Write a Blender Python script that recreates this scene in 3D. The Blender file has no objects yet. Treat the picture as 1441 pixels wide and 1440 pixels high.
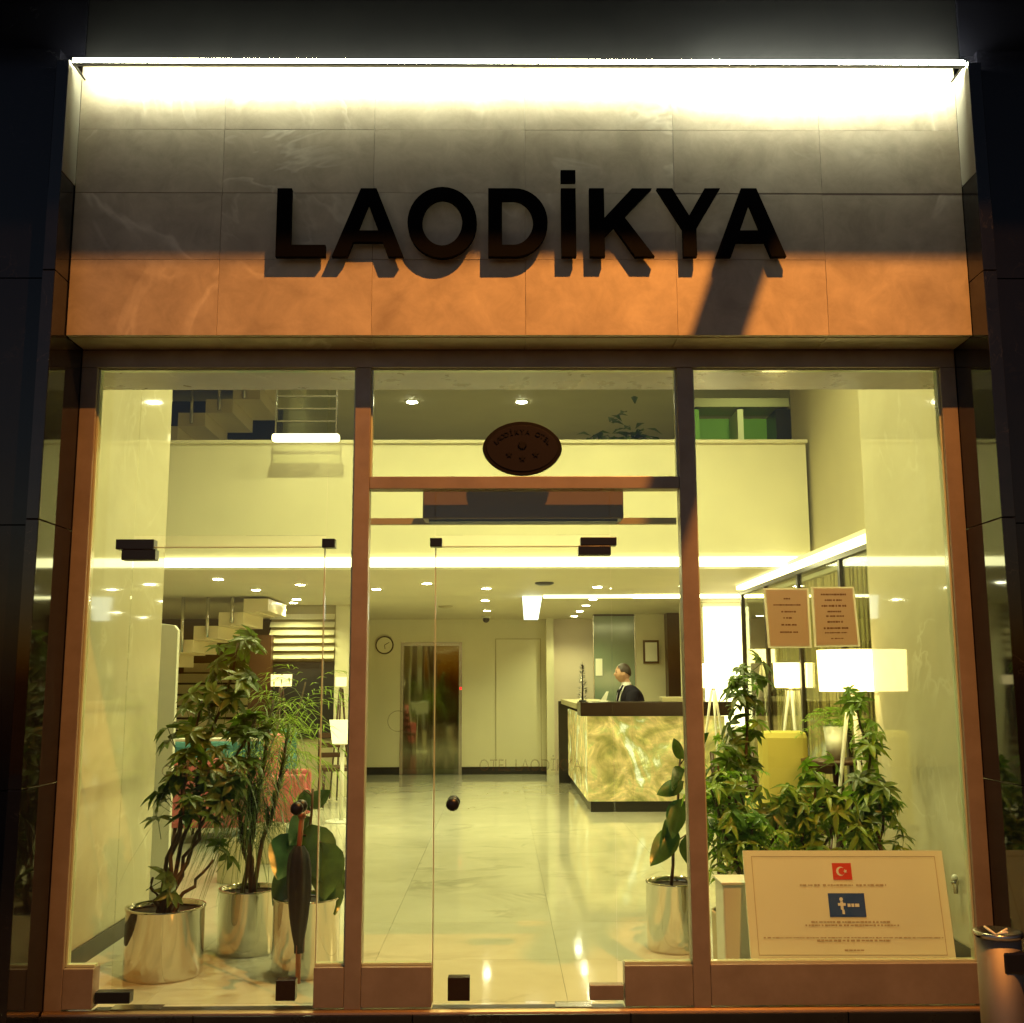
import bpy, bmesh, math, random
from mathutils import Vector, Matrix, Euler, noise
PI = math.pi
random.seed(7)
S = bpy.context.scene
COL = S.collection

# ------------------------------------------------------------------ camera
CAM = Vector((0, -5.25, 1.47))
FPX = 1530.0
def _v(px, py):
    return Vector((px - 720.5, 720.0 - py, -FPX)).normalized()
_Z = _v(688, -9000)
_Y = _v(705, 962); _Y = (_Y - _Z * _Z.dot(_Y)).normalized()
_X = _Y.cross(_Z)
RM = Matrix((_X, _Y, _Z))                 # camera -> world rotation
cam_data = bpy.data.cameras.new('camera')
cam_data.sensor_fit = 'HORIZONTAL'; cam_data.sensor_width = 36.0
cam_data.lens = 36.0 * FPX / 1441.0
cam_data.clip_start = 0.05; cam_data.clip_end = 400
cam = bpy.data.objects.new('camera', cam_data)
COL.objects.link(cam)
cam.matrix_world = Matrix.Translation(CAM) @ RM.to_4x4()
S.camera = cam
def atY(px, py, Y):
    d = RM @ _v(px, py); return CAM + d * ((Y - CAM.y) / d.y)
def atZ(px, py, z=0.0):
    d = RM @ _v(px, py); return CAM + d * ((z - CAM.z) / d.z)
def atX(px, py, x):
    d = RM @ _v(px, py); return CAM + d * ((x - CAM.x) / d.x)

# ------------------------------------------------------------------ world: night sky
W = bpy.data.worlds.new('World'); S.world = W; W.use_nodes = True
nt = W.node_tree; nt.nodes.clear()
sky = nt.nodes.new('ShaderNodeTexSky'); sky.sky_type = 'NISHITA'
sky.sun_disc = False; sky.sun_elevation = math.radians(-4.5); sky.sun_rotation = math.radians(200)
bg = nt.nodes.new('ShaderNodeBackground'); bg.inputs['Strength'].default_value = 3.0
out = nt.nodes.new('ShaderNodeOutputWorld')
nt.links.new(sky.outputs[0], bg.inputs[0]); nt.links.new(bg.outputs[0], out.inputs[0])

# ------------------------------------------------------------------ render settings
S.view_settings.view_transform = 'Standard'
S.view_settings.look = 'None'
S.view_settings.exposure = 0.0
S.view_settings.gamma = 1.0
S.view_settings.use_curve_mapping = False
S.render.engine = 'CYCLES'
cy = S.cycles
cy.use_denoising = True
cy.denoiser = 'OPENIMAGEDENOISE'
cy.max_bounces = 10; cy.diffuse_bounces = 4; cy.glossy_bounces = 5
cy.transparent_max_bounces = 24; cy.transmission_bounces = 6
cy.caustics_reflective = False; cy.caustics_refractive = False
cy.sample_clamp_indirect = 4.0
cy.use_light_tree = True

# light levels
SODIUM_W = 2150.0
LED_TOP = 110.0
DOWN_W = 68.0
VOID_W = 275.0
WARM = (1.0, 0.86, 0.46)
WARMW = (1.0, 0.965, 0.44)
SODIUM = (1.0, 0.36, 0.06)

# ------------------------------------------------------------------ helpers
def mat(name, color=(.5, .5, .5), rough=.5, metal=0.0, spec=.5, emis=None, estr=0.0, sheen=0.0, coat=0.0):
    m = bpy.data.materials.new(name); m.use_nodes = True
    p = m.node_tree.nodes['Principled BSDF']
    p.inputs['Base Color'].default_value = (*color, 1)
    p.inputs['Roughness'].default_value = rough
    p.inputs['Metallic'].default_value = metal
    p.inputs['Specular IOR Level'].default_value = spec
    if coat: p.inputs['Coat Weight'].default_value = coat
    if emis:
        p.inputs['Emission Color'].default_value = (*emis, 1)
        p.inputs['Emission Strength'].default_value = estr
    return m
def N(m, t): return m.node_tree.nodes.new(t)
def L(m, a, b): m.node_tree.links.new(a, b)
def P(m): return m.node_tree.nodes['Principled BSDF']
def coords(m, scale=1.0, rand=True, stretch=None):
    geo = N(m, 'ShaderNodeNewGeometry'); oi = N(m, 'ShaderNodeObjectInfo')
    mp = N(m, 'ShaderNodeMapping'); L(m, geo.outputs['Position'], mp.inputs['Vector'])
    mp.inputs['Scale'].default_value = stretch if stretch else (scale,) * 3
    if rand:
        mul = N(m, 'ShaderNodeVectorMath'); mul.operation = 'SCALE'
        mul.inputs[0].default_value = (31, 17, 23)
        L(m, oi.outputs['Random'], mul.inputs['Scale']); L(m, mul.outputs[0], mp.inputs['Location'])
    return mp.outputs[0]
def ramp(m, fac, stops):
    r = N(m, 'ShaderNodeValToRGB'); L(m, fac, r.inputs[0])
    e = r.color_ramp.elements
    while len(e) < len(stops): e.new(.5)
    for k, (p, c) in enumerate(stops):
        e[k].position = p; e[k].color = (*c, 1) if len(c) == 3 else c
    return r.outputs[0]
def noise_t(m, vec, scale, detail=6, rough=.6, dist=0.0):
    n = N(m, 'ShaderNodeTexNoise'); L(m, vec, n.inputs['Vector'])
    n.inputs['Scale'].default_value = scale; n.inputs['Detail'].default_value = detail
    n.inputs['Roughness'].default_value = rough; n.inputs['Distortion'].default_value = dist
    return n.outputs['Fac']
def mixc(m, fac, a, b, mode='MIX'):
    x = N(m, 'ShaderNodeMix'); x.data_type = 'RGBA'; x.blend_type = mode
    if isinstance(fac, float): x.inputs[0].default_value = fac
    else: L(m, fac, x.inputs[0])
    for i, s in ((6, a), (7, b)):
        if isinstance(s, tuple): x.inputs[i].default_value = (*s, 1)
        else: L(m, s, x.inputs[i])
    return x.outputs[2]
def bump(m, h, strength=.2, dist=.01):
    b = N(m, 'ShaderNodeBump'); b.inputs['Strength'].default_value = strength; b.inputs['Distance'].default_value = dist
    L(m, h, b.inputs['Height']); L(m, b.outputs[0], P(m).inputs['Normal'])
def rough_var(m, vec, scale, lo, hi):
    r = N(m, 'ShaderNodeMapRange'); L(m, noise_t(m, vec, scale), r.inputs[0])
    r.inputs[1].default_value = .3; r.inputs[2].default_value = .7
    r.inputs[3].default_value = lo; r.inputs[4].default_value = hi
    L(m, r.outputs[0], P(m).inputs['Roughness'])
def marble(name, c1, c2, vein, rough, vscale=1.6, cloud=1.5, veinw=.035, rand=True, rv=None):
    rv = min(.05, rough * .3) if rv is None else rv
    m = mat(name, c1, rough)
    v = coords(m, 1.0, rand)
    base = ramp(m, noise_t(m, v, cloud, 7, .62, .6), [(.3, c1), (.7, c2)])
    n = noise_t(m, v, vscale, 4, .55, 1.6)
    vn = ramp(m, n, [(.5 - veinw, (0, 0, 0)), (.5, (1, 1, 1)), (.5 + veinw * .6, (0, 0, 0))])
    n2 = noise_t(m, v, vscale * .8 + .3, 3, .5, .8)
    gate = ramp(m, n2, [(.5, (0, 0, 0)), (.66, (1, 1, 1))])
    mm = mixc(m, 1.0, vn, gate, 'MULTIPLY')
    col = mixc(m, mm, base, vein)
    L(m, col, P(m).inputs['Base Color'])
    rough_var(m, v, 5, max(.02, rough - rv), rough + rv)
    return m

M = {}
M['fascia'] = marble('fascia_marble', (.40, .34, .25), (.56, .49, .37), (.66, .60, .48), .42, .9, 2.4, .032)
_f = M['fascia']; _l = P(_f).inputs['Base Color'].links[0]; _src = _l.from_socket
_c = coords(_f, 1.0, True)
L(_f, mixc(_f, 1.0, _src, ramp(_f, noise_t(_f, _c, 7, 6, .65, .5), [(.30, (.80, .78, .76)), (.70, (1.12, 1.12, 1.12))]), 'MULTIPLY'), P(_f).inputs['Base Color'])
M['sidewall'] = marble('side_wall_marble', (.44, .40, .27), (.57, .52, .37), (.58, .53, .39), .045, 1.2, .8, .03)
M['floor'] = marble('floor_marble', (.50, .48, .37), (.61, .585, .47), (.40, .38, .29), .065, .9, 1.4, .05, rv=.02)
M['lintel'] = marble('lintel_marble', (.16, .11, .06), (.24, .17, .09), (.34, .26, .16), .3, 3, 2.5, .04)
M['granite'] = marble('black_granite', (.006, .006, .007), (.010, .010, .012), (.03, .03, .032), .04, 6, 9, .02)
M['darkwall'] = marble('dark_cladding', (.004, .004, .007), (.006, .006, .010), (.012, .012, .016), .14, 4, 3, .02)
P(M['darkwall']).inputs['Specular IOR Level'].default_value = .35
M['pave'] = marble('pavement_stone', (.14, .13, .12), (.20, .19, .17), (.22, .21, .2), .7, 6, 5, .02)
M['step'] = marble('step_granite', (.012, .012, .014), (.02, .02, .023), (.03, .03, .03), .3, 6, 8, .02)
M['soffit'] = marble('soffit_paint', (.005, .005, .006), (.008, .008, .009), (.007, .007, .007), .9, 3, 2, .02)
P(M['soffit']).inputs['Specular IOR Level'].default_value = .05
def frame_metal():
    m = mat('brown_metal', (.24, .15, .11), .40, .15)
    v = coords(m, 1, True)
    L(m, ramp(m, noise_t(m, v, 6, 5), [(.3, (.25, .20, .155)), (.7, (.33, .27, .215))]), P(m).inputs['Base Color'])
    rough_var(m, v, 14, .3, .48)
    return m
M['frame'] = frame_metal()
def plaster(name, c, rough=.6, var=.05):
    m = mat(name, c, rough); v = coords(m, 1, True)
    lo = tuple(x * (1 - var) for x in c); hi = tuple(min(1, x * (1 + var)) for x in c)
    L(m, ramp(m, noise_t(m, v, 1.3, 5), [(.3, lo), (.7, hi)]), P(m).inputs['Base Color'])
    bump(m, noise_t(m, v, 90, 3), .08, .002)
    return m
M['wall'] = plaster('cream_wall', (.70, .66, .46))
M['wallwarm'] = plaster('pink_lit_wall', (.72, .62, .50))  # pinkish tone of the different light behind the desk, put into the colour
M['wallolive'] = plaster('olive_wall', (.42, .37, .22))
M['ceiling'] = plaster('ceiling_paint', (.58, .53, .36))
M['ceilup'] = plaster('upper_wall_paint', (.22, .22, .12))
M['white'] = mat('white_lacquer', (.75, .75, .66), .35)
M['black'] = mat('black_metal', (.008, .007, .010), .35)
M['letter'] = mat('letter_black', (.002, .002, .003), .7, 0, 0.04)
M['darkbox'] = mat('dark_bronze_box', (.030, .016, .012), .22, .3)
M['curtainbox'] = mat('curtain_box', (.17, .115, .055), .5)
M['steel'] = mat('brushed_steel', (.55, .52, .47), .22, 1.0)
M['brushed'] = mat('dull_steel', (.34, .30, .26), .62, 1.0)
M['sill'] = mat('brass_sill', (.45, .32, .20), .42, 1.0)
M['mirror'] = mat('polished_steel', (.62, .59, .52), .07, 1.0)
v = coords(M['mirror'], 1, True); bump(M['mirror'], noise_t(M['mirror'], v, 5, 2), .25, .01)
M['skirt'] = mat('dark_skirting', (.018, .014, .010), .3)
M['soil'] = mat('potting_soil', (.02, .014, .008), .9)
M['paper'] = plaster('paper_beige', (.74, .74, .64), .7)
M['paperedge'] = mat('clear_sleeve', (.92, .92, .8), .2)
M['board'] = plaster('board_cream', (.78, .84, .66), .5)
M['ink'] = mat('faded_ink', (.20, .12, .06), .7)
M['ink2'] = mat('board_ink', (.44, .36, .22), .7)
M['red'] = mat('flag_red', (.62, .035, .012), .5)
M['blue'] = mat('badge_blue', (.012, .06, .27), .5)
M['whitep'] = mat('print_white', (.75, .78, .72), .5)
M['pink'] = plaster('pink_fabric', (.50, .13, .14), .8)
M['teal'] = plaster('teal_fabric', (.04, .16, .16), .8)
M['mustard'] = plaster('mustard_fabric', (.62, .52, .12), .8)
M['wood'] = mat('dark_wood', (.06, .025, .012), .35)
M['redwood'] = mat('reddish_wood', (.30, .09, .035), .35)
M['umbrella'] = mat('umbrella_cloth', (.012, .010, .012), .6)
M['stairc'] = plaster('stair_stone', (.74, .64, .42), .35)
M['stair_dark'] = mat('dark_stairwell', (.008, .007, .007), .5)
M['slat'] = mat('white_slats', (.66, .62, .42), .4)
M['skin'] = mat('skin', (.55, .32, .21), .5)
M['lips'] = mat('lips', (.36, .13, .10), .5)
M['hair'] = mat('dark_hair', (.02, .012, .008), .6)
M['suit'] = mat('navy_suit', (.008, .008, .017), .85, 0, .2)
M['shirt'] = mat('white_shirt', (.75, .75, .75), .7)
M['tie'] = mat('grey_tie', (.30, .30, .34), .5)
M['green'] = mat('green_panel', (.16, .34, .04), .6)
M['trunk'] = mat('plant_stem', (.08, .055, .03), .8)
M['blind'] = plaster('blind_cloth', (.72, .62, .34), .7)
M['concrete'] = plaster('grey_planter', (.62, .55, .38), .7)
def leafmat(name, c1, c2, rough=.35, trans=.25):
    m = mat(name, c1, rough); v = coords(m, 1, True)
    oi = N(m, 'ShaderNodeObjectInfo')
    a = ramp(m, oi.outputs['Random'], [(0, c1), (1, c2)])
    b = ramp(m, noise_t(m, v, 12, 3), [(.35, (.75, .75, .75)), (.7, (1.2, 1.2, 1.1))])
    col = mixc(m, 1.0, a, b, 'MULTIPLY')
    L(m, col, P(m).inputs['Base Color'])
    tr = N(m, 'ShaderNodeBsdfTranslucent'); L(m, mixc(m, 1.0, col, (1.2, 1.35, .6), 'MULTIPLY'), tr.inputs[0])
    mx = N(m, 'ShaderNodeMixShader'); mx.inputs[0].default_value = trans
    o = m.node_tree.nodes['Material Output']
    L(m, P(m).outputs[0], mx.inputs[1]); L(m, tr.outputs[0], mx.inputs[2]); L(m, mx.outputs[0], o.inputs[0])
    return m
M['leafdark'] = leafmat('dark_leaf', (.06, .11, .022), (.13, .20, .045), .35, .35)
M['leafmid'] = leafmat('green_leaf', (.13, .25, .035), (.27, .40, .07), .35, .4)
M['leafbig'] = leafmat('rubber_leaf', (.045, .11, .04), (.075, .15, .05), .25, .12)
M['leaflong'] = leafmat('grassy_leaf', (.08, .12, .04), (.15, .20, .06), .4, .35)
M['leaflime'] = leafmat('lime_leaf', (.16, .26, .02), (.24, .34, .04))
def glass(name, tint=(.965, .98, .93), ior=1.5, extra=0.0):
    m = bpy.data.materials.new(name); m.use_nodes = True
    m.node_tree.nodes.remove(P(m))
    g0 = N(m, 'ShaderNodeNewGeometry'); dt = N(m, 'ShaderNodeVectorMath'); dt.operation = 'DOT_PRODUCT'
    L(m, g0.outputs['Normal'], dt.inputs[0]); L(m, g0.outputs['Incoming'], dt.inputs[1])
    def mth(op, a, b=None):
        n_ = N(m, 'ShaderNodeMath'); n_.operation = op
        for i_, q_ in enumerate((a, b)):
            if q_ is None: continue
            if isinstance(q_, (int, float)): n_.inputs[i_].default_value = q_
            else: L(m, q_, n_.inputs[i_])
        return n_
    c5 = mth('POWER', mth('SUBTRACT', 1.0, mth('ABSOLUTE', dt.outputs['Value']).outputs[0]).outputs[0], 5.0)
    fr = mth('ADD', mth('MULTIPLY', c5.outputs[0], .96).outputs[0], .04)
    t = N(m, 'ShaderNodeBsdfTransparent'); t.inputs[0].default_value = (*tint, 1)
    g = N(m, 'ShaderNodeBsdfGlossy'); g.inputs['Roughness'].default_value = 0.0
    mx = N(m, 'ShaderNodeMixShader'); o = m.node_tree.nodes['Material Output']
    if extra:
        ad = N(m, 'ShaderNodeMath'); ad.operation = 'ADD'; ad.inputs[1].default_value = extra
        L(m, fr.outputs[0], ad.inputs[0]); L(m, ad.outputs[0], mx.inputs[0])
    else: L(m, fr.outputs[0], mx.inputs[0])
    L(m, t.outputs[0], mx.inputs[1]); L(m, g.outputs[0], mx.inputs[2]); L(m, mx.outputs[0], o.inputs[0])
    return m
M['glass'] = glass('clear_glass')
M['glassedge'] = mat('glass_edge', (.55, .62, .42), .15, 0, .8)
M['glasspart'] = glass('partition_glass', (.85, .88, .78), 1.5, .04)
M['glassteal'] = mat('teal_door_glass', (.20, .27, .20), .12, 0, .6)
def etch():
    m = bpy.data.materials.new('etched_print'); m.use_nodes = True
    t = N(m, 'ShaderNodeBsdfTransparent'); mx = N(m, 'ShaderNodeMixShader'); mx.inputs[0].default_value = .32
    P(m).inputs['Base Color'].default_value = (.16, .14, .06, 1)
    o = m.node_tree.nodes['Material Output']
    L(m, t.outputs[0], mx.inputs[1]); L(m, P(m).outputs[0], mx.inputs[2]); L(m, mx.outputs[0], o.inputs[0])
    return m
M['etch'] = etch()
def thin(name, c, k):
    m = plaster(name, c, .6); tr = N(m, 'ShaderNodeBsdfTranslucent'); tr.inputs[0].default_value = (*c, 1)
    mx = N(m, 'ShaderNodeMixShader'); mx.inputs[0].default_value = k; o = m.node_tree.nodes['Material Output']
    L(m, P(m).outputs[0], mx.inputs[1]); L(m, tr.outputs[0], mx.inputs[2]); L(m, mx.outputs[0], o.inputs[0]); return m
M['sleeve'] = thin('frosted_sleeve', (.92, .92, .82), .75)
M['paper'] = thin('notice_paper', (.74, .74, .64), .25)
def emit(name, c, s):
    m = bpy.data.materials.new(name); m.use_nodes = True
    m.node_tree.nodes.remove(P(m)); e = N(m, 'ShaderNodeEmission')
    e.inputs[0].default_value = (*c, 1); e.inputs[1].default_value = s
    L(m, e.outputs[0], m.node_tree.nodes['Material Output'].inputs[0]); return m
M['ledtop'] = emit('led_top', (.98, 1, .70), LED_TOP)
M['ledtop2'] = emit('led_top_bright', (.98, 1, .72), LED_TOP * 2.7)
M['cove'] = emit('cove_led', (1, .94, .48), 9)
M['cove2'] = emit('cove_led_right', (1, .92, .46), 22)
M['disc'] = emit('downlight_disc', (1, .97, .66), 80)
M['shade'] = emit('lamp_shade_lit', (1, .76, .28), 9)
M['shadefar'] = emit('far_lamp_shade_lit', (1, .80, .34), 2.4)
M['panelwhite'] = emit('glowing_white', (1, .90, .46), 5)  # lamp tubes, and the lit wall's brightness painted as glow
M['ledred'] = emit('red_led', (1, .02, .02), 3)
M['coldwhite'] = emit('cold_lamp', (.92, 1, .88), 2.6)
M['sodium'] = emit('street_lamp_glow', SODIUM, 40)
def onyx():
    m = bpy.data.materials.new('backlit_onyx'); m.use_nodes = True
    v = coords(m, 1, False)
    n = noise_t(m, v, 1.15, 5, .58, 2.6)
    c = ramp(m, n, [(.30, (.07, .085, .015)), (.41, (.30, .24, .05)), (.50, (.52, .36, .10)), (.58, (.36, .36, .08)), (.66, (.85, .88, .50)), (.74, (.40, .50, .16))])
    n2 = noise_t(m, v, 3.2, 5, .65, 1.8)
    c2 = mixc(m, 1.0, c, ramp(m, n2, [(.32, (.45, .48, .35)), (.50, (.95, .95, .9)), (.68, (1.9, 1.9, 1.8))]), 'MULTIPLY')
    P(m).inputs['Base Color'].default_value = (.2, .18, .08, 1)
    P(m).inputs['Roughness'].default_value = .12
    L(m, c2, P(m).inputs['Emission Color']); P(m).inputs['Emission Strength'].default_value = 1.2
    return m
M['onyx'] = onyx()

def woff(p):
    o = Vector((0, 0, 0))
    while p: o += p.location; p = p.parent
    return o
class MB:
    def __init__(s): s.v = []; s.f = []; s.sm = []
    def add(s, vs, fs, smooth=False):
        b = len(s.v); s.v += [tuple(x) for x in vs]; s.f += [tuple(i + b for i in f) for f in fs]; s.sm += [smooth] * len(fs); return s
    def box(s, x0, x1, y0, y1, z0, z1):
        x0, x1 = sorted((x0, x1)); y0, y1 = sorted((y0, y1)); z0, z1 = sorted((z0, z1))
        return s.add([(x0, y0, z0), (x1, y0, z0), (x1, y1, z0), (x0, y1, z0), (x0, y0, z1), (x1, y0, z1), (x1, y1, z1), (x0, y1, z1)],
                     [(0, 3, 2, 1), (4, 5, 6, 7), (0, 1, 5, 4), (1, 2, 6, 5), (2, 3, 7, 6), (3, 0, 4, 7)])
    def quad(s, a, b, c, d): return s.add([a, b, c, d], [(0, 1, 2, 3)])
    def lathe(s, c, prof, n=32, cap=True):
        vs = []; fs = []
        for r, z in prof:
            for k in range(n):
                a = 2 * PI * k / n; vs.append((c[0] + r * math.cos(a), c[1] + r * math.sin(a), c[2] + z))
        for i in range(len(prof) - 1):
            for k in range(n):
                k2 = (k + 1) % n; fs.append((i * n + k, i * n + k2, (i + 1) * n + k2, (i + 1) * n + k))
        s.add(vs, fs, True)
        if cap:
            b = len(s.v) - len(vs)
            s.f.append(tuple(b + k for k in reversed(range(n)))); s.sm.append(False)
            s.f.append(tuple(b + (len(prof) - 1) * n + k for k in range(n))); s.sm.append(False)
        return s
    def tube(s, pts, r, n=8, r2=None):
        pts = [Vector(p) for p in pts]; vs = []; fs = []; m = len(pts)
        for i, p in enumerate(pts):
            d = (pts[min(i + 1, m - 1)] - pts[max(i - 1, 0)]).normalized()
            u = d.orthogonal().normalized() if abs(d.z) > .9 else d.cross(Vector((0, 0, 1))).normalized()
            if abs(d.z) > .9: u = (Vector((1, 0, 0)) - d * d.x).normalized()
            w = d.cross(u)
            rr = r if r2 is None else r + (r2 - r) * i / (m - 1)
            for k in range(n):
                a = 2 * PI * k / n; vs.append(p + (u * math.cos(a) + w * math.sin(a)) * rr)
        for i in range(m - 1):
            for k in range(n):
                k2 = (k + 1) % n; fs.append((i * n + k, i * n + k2, (i + 1) * n + k2, (i + 1) * n + k))
        s.add(vs, fs, True)
        b = len(s.v) - len(vs)
        s.f.append(tuple(b + k for k in reversed(range(n)))); s.sm.append(False)
        s.f.append(tuple(b + (m - 1) * n + k for k in range(n))); s.sm.append(False)
        return s
    def prism_xz(s, poly, y0, y1):
        n = len(poly); vs = [(x, y0, z) for x, z in poly] + [(x, y1, z) for x, z in poly]
        fs = [tuple(range(n)), tuple(range(2 * n - 1, n - 1, -1))] + [(i, i + n, (i + 1) % n + n, (i + 1) % n) for i in range(n)]
        return s.add(vs, fs)
    def prism_yz(s, poly, x0, x1):
        n = len(poly); vs = [(x0, y, z) for y, z in poly] + [(x1, y, z) for y, z in poly]
        fs = [tuple(range(n)), tuple(range(2 * n - 1, n - 1, -1))] + [(i, i + n, (i + 1) % n + n, (i + 1) % n) for i in range(n)]
        return s.add(vs, fs)
    def prism_xy(s, poly, z0, z1):
        n = len(poly); vs = [(x, y, z0) for x, y in poly] + [(x, y, z1) for x, y in poly]
        fs = [tuple(reversed(range(n))), tuple(range(n, 2 * n))] + [(i, (i + 1) % n, (i + 1) % n + n, i + n) for i in range(n)]
        return s.add(vs, fs)
    def sphere(s, c, r, nu=16, nv=10, sc=(1, 1, 1)):
        vs = []; fs = []
        for i in range(nv + 1):
            t = PI * i / nv
            for k in range(nu):
                a = 2 * PI * k / nu
                vs.append((c[0] + r * sc[0] * math.sin(t) * math.cos(a), c[1] + r * sc[1] * math.sin(t) * math.sin(a), c[2] + r * sc[2] * math.cos(t)))
        for i in range(nv):
            for k in range(nu):
                k2 = (k + 1) % nu; fs.append((i * nu + k, (i + 1) * nu + k, (i + 1) * nu + k2, i * nu + k2))
        return s.add(vs, fs, True)
    def mesh(s, name, off=Vector((0, 0, 0))):
        me = bpy.data.meshes.new(name)
        me.from_pydata([(x - off.x, y - off.y, z - off.z) for x, y, z in s.v], [], s.f)
        me.polygons.foreach_set('use_smooth', s.sm)
        bm = bmesh.new(); bm.from_mesh(me)
        bmesh.ops.recalc_face_normals(bm, faces=bm.faces); bm.to_mesh(me); bm.free()
        me.update(); return me
    def build(s, name, m, parent=None, bevel=0.0, **props):
        if parent is None:
            # origin at the base of the mesh
            xs = [q[0] for q in s.v]; ys = [q[1] for q in s.v]; zs = [q[2] for q in s.v]
            loc = Vector(((min(xs) + max(xs)) / 2, (min(ys) + max(ys)) / 2, min(zs)))
            me = s.mesh(name, loc); o = bpy.data.objects.new(name, me); o.location = loc
        else:
            me = s.mesh(name, woff(parent)); o = bpy.data.objects.new(name, me); o.parent = parent
        me.materials.append(m); COL.objects.link(o)
        if bevel:
            b = o.modifiers.new('bevel', 'BEVEL'); b.width = bevel; b.segments = 2; b.limit_method = 'ANGLE'
        for k, v_ in props.items(): o[k] = v_
        return o
def thing(name, label, cat, loc, group=None):
    o = bpy.data.objects.new(name, None); COL.objects.link(o); o.location = loc
    o['label'] = label; o['category'] = cat
    if group: o['group'] = group
    return o
def tag(o, label, cat, group=None):
    o['label'] = label; o['category'] = cat
    if group: o['group'] = group
    return o
def struct(o): o['kind'] = 'structure'; return o
def inst(name, me, parent, loc, rot, scale=1.0):
    """a child that shares mesh data; loc is in world space"""
    o = bpy.data.objects.new(name, me); COL.objects.link(o); o.parent = parent
    o.location = Vector(loc) - woff(parent); o.rotation_euler = rot; o.scale = (scale,) * 3
    return o
def copy_tree(o, parent=None):
    c = o.copy(); COL.objects.link(c); c.parent = parent
    for ch in list(o.children): copy_tree(ch, c)
    return c
def spot(name, parent, loc, watts, color, size=2.2, radius=.05, blend=.6, aim=None):
    d = bpy.data.lights.new(name, 'SPOT'); d.energy = watts; d.color = color
    d.spot_size = size; d.spot_blend = blend; d.shadow_soft_size = radius
    o = bpy.data.objects.new(name, d); COL.objects.link(o); o.parent = parent
    o.location = Vector(loc) - woff(parent)
    if aim is not None: o.rotation_euler = (Vector(aim) - Vector(loc)).to_track_quat('-Z', 'Y').to_euler()
    return o
def text_mesh(txt, size, extrude=0.0, align='CENTER', spacing=1.0):
    c = bpy.data.curves.new('txt', 'FONT'); c.body = txt; c.size = size; c.extrude = extrude
    c.align_x = align; c.align_y = 'CENTER'; c.space_character = spacing; c.resolution_u = 3
    o = bpy.data.objects.new('txt', c); COL.objects.link(o)
    dg = bpy.context.evaluated_depsgraph_get(); me = bpy.data.meshes.new_from_object(o.evaluated_get(dg))
    bpy.data.objects.remove(o); bpy.data.curves.remove(c)
    return me
def put_mesh(name, me, m, parent, loc, rot=(PI / 2, 0, 0)):
    me.materials.clear(); me.materials.append(m)
    o = bpy.data.objects.new(name, me); COL.objects.link(o); o.parent = parent
    o.location = Vector(loc) - (woff(parent) if parent else Vector()); o.rotation_euler = rot
    return o
def bx(name, m, d, parent=None, bevel=0.0, **k):
    return MB().box(*d).build(name, m, parent, bevel, **k)

# ================================================================== SETTING
YB = 12.87      # back wall
ZC = 2.51       # lobby ceiling
YM = 4.70       # mezzanine parapet
ZT = 5.30       # upper ceiling
XL, XR = -5.6, 6.2
# outdoor ground
struct(bx('pavement', M['pave'], (-14, 14, -16, -.62, -.40, -.155)))
g = thing('entrance_step', 'low dark granite step riser running along the foot of the shopfront', 'step', (0.1, -.06, -.155))
for k in range(5):
    x0 = -2.36 + k * .98
    bx('step_slab', M['step'], (x0 + .0015, x0 + .9785, -.085, -.03, -.155, 0.0), g, .004)
# lobby floor slabs
fl = thing('floor', 'floor', 'floor', (0, 6, -.02)); del fl['category']; del fl['label']; struct(fl)
bx('floor_bed', M['skirt'], (XL, XR, -.03, YB + .1, -.12, -.02), fl)
nx, ny = 12, 14
for j in range(ny):
    for i in range(nx):
        x0 = XL + .985 * i; y0 = -.028 + .925 * j
        MB().box(x0 + .0008, x0 + .9842, y0 + .0008, y0 + .9242, -.02, 0).build('marble_tile', M['floor'], fl)
# side piers / walls in the entrance bay
lw = thing('wall_left', 'x', 'x', (-2.33, 1, 0)); del lw['category']; del lw['label']; struct(lw)
YL = atX(228, 870, -2.235).y
bx('marble_facing', M['sidewall'], (-2.43, -2.235, .03, YL, 0.10, ZT), lw)
bx('skirting', M['skirt'], (-2.43, -2.222, .03, YL + .01, 0.0, .10), lw)
rw = thing('wall_right', 'x', 'x', (2.5, 1, 0)); del rw['category']; del rw['label']; struct(rw)
YR = 1.90
bx('marble_facing', M['sidewall'], (2.43, 2.62, .03, YR, 0.10, ZT), rw)
bx('skirting', M['skirt'], (2.418, 2.62, .03, YR + .01, 0.0, .10), rw)
# outer room walls
struct(bx('wall_far_left', M['wall'], (XL - .15, XL, 0, YB, 0, ZT)))
struct(bx('wall_far_right', M['wall'], (XR, XR + .15, 0, YB, 0, ZT)))
struct(bx('front_wall_left', M['wall'], (XL, -2.43, .03, .2, 0, ZT)))
struct(bx('front_wall_right', M['wall'], (2.62, XR, .03, .2, 0, ZT)))
# upper void: ceiling and walls
struct(bx('upper_ceiling', M['ceiling'], (XL, XR, .2, YB, ZT, ZT + .1)))
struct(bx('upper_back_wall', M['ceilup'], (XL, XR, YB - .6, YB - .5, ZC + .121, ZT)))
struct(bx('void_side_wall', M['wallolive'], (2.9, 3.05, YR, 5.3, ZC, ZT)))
struct(bx('bulkhead', M['wall'], (2.63, 2.9, YR, YM, ZC, ZC + .05)))
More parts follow.
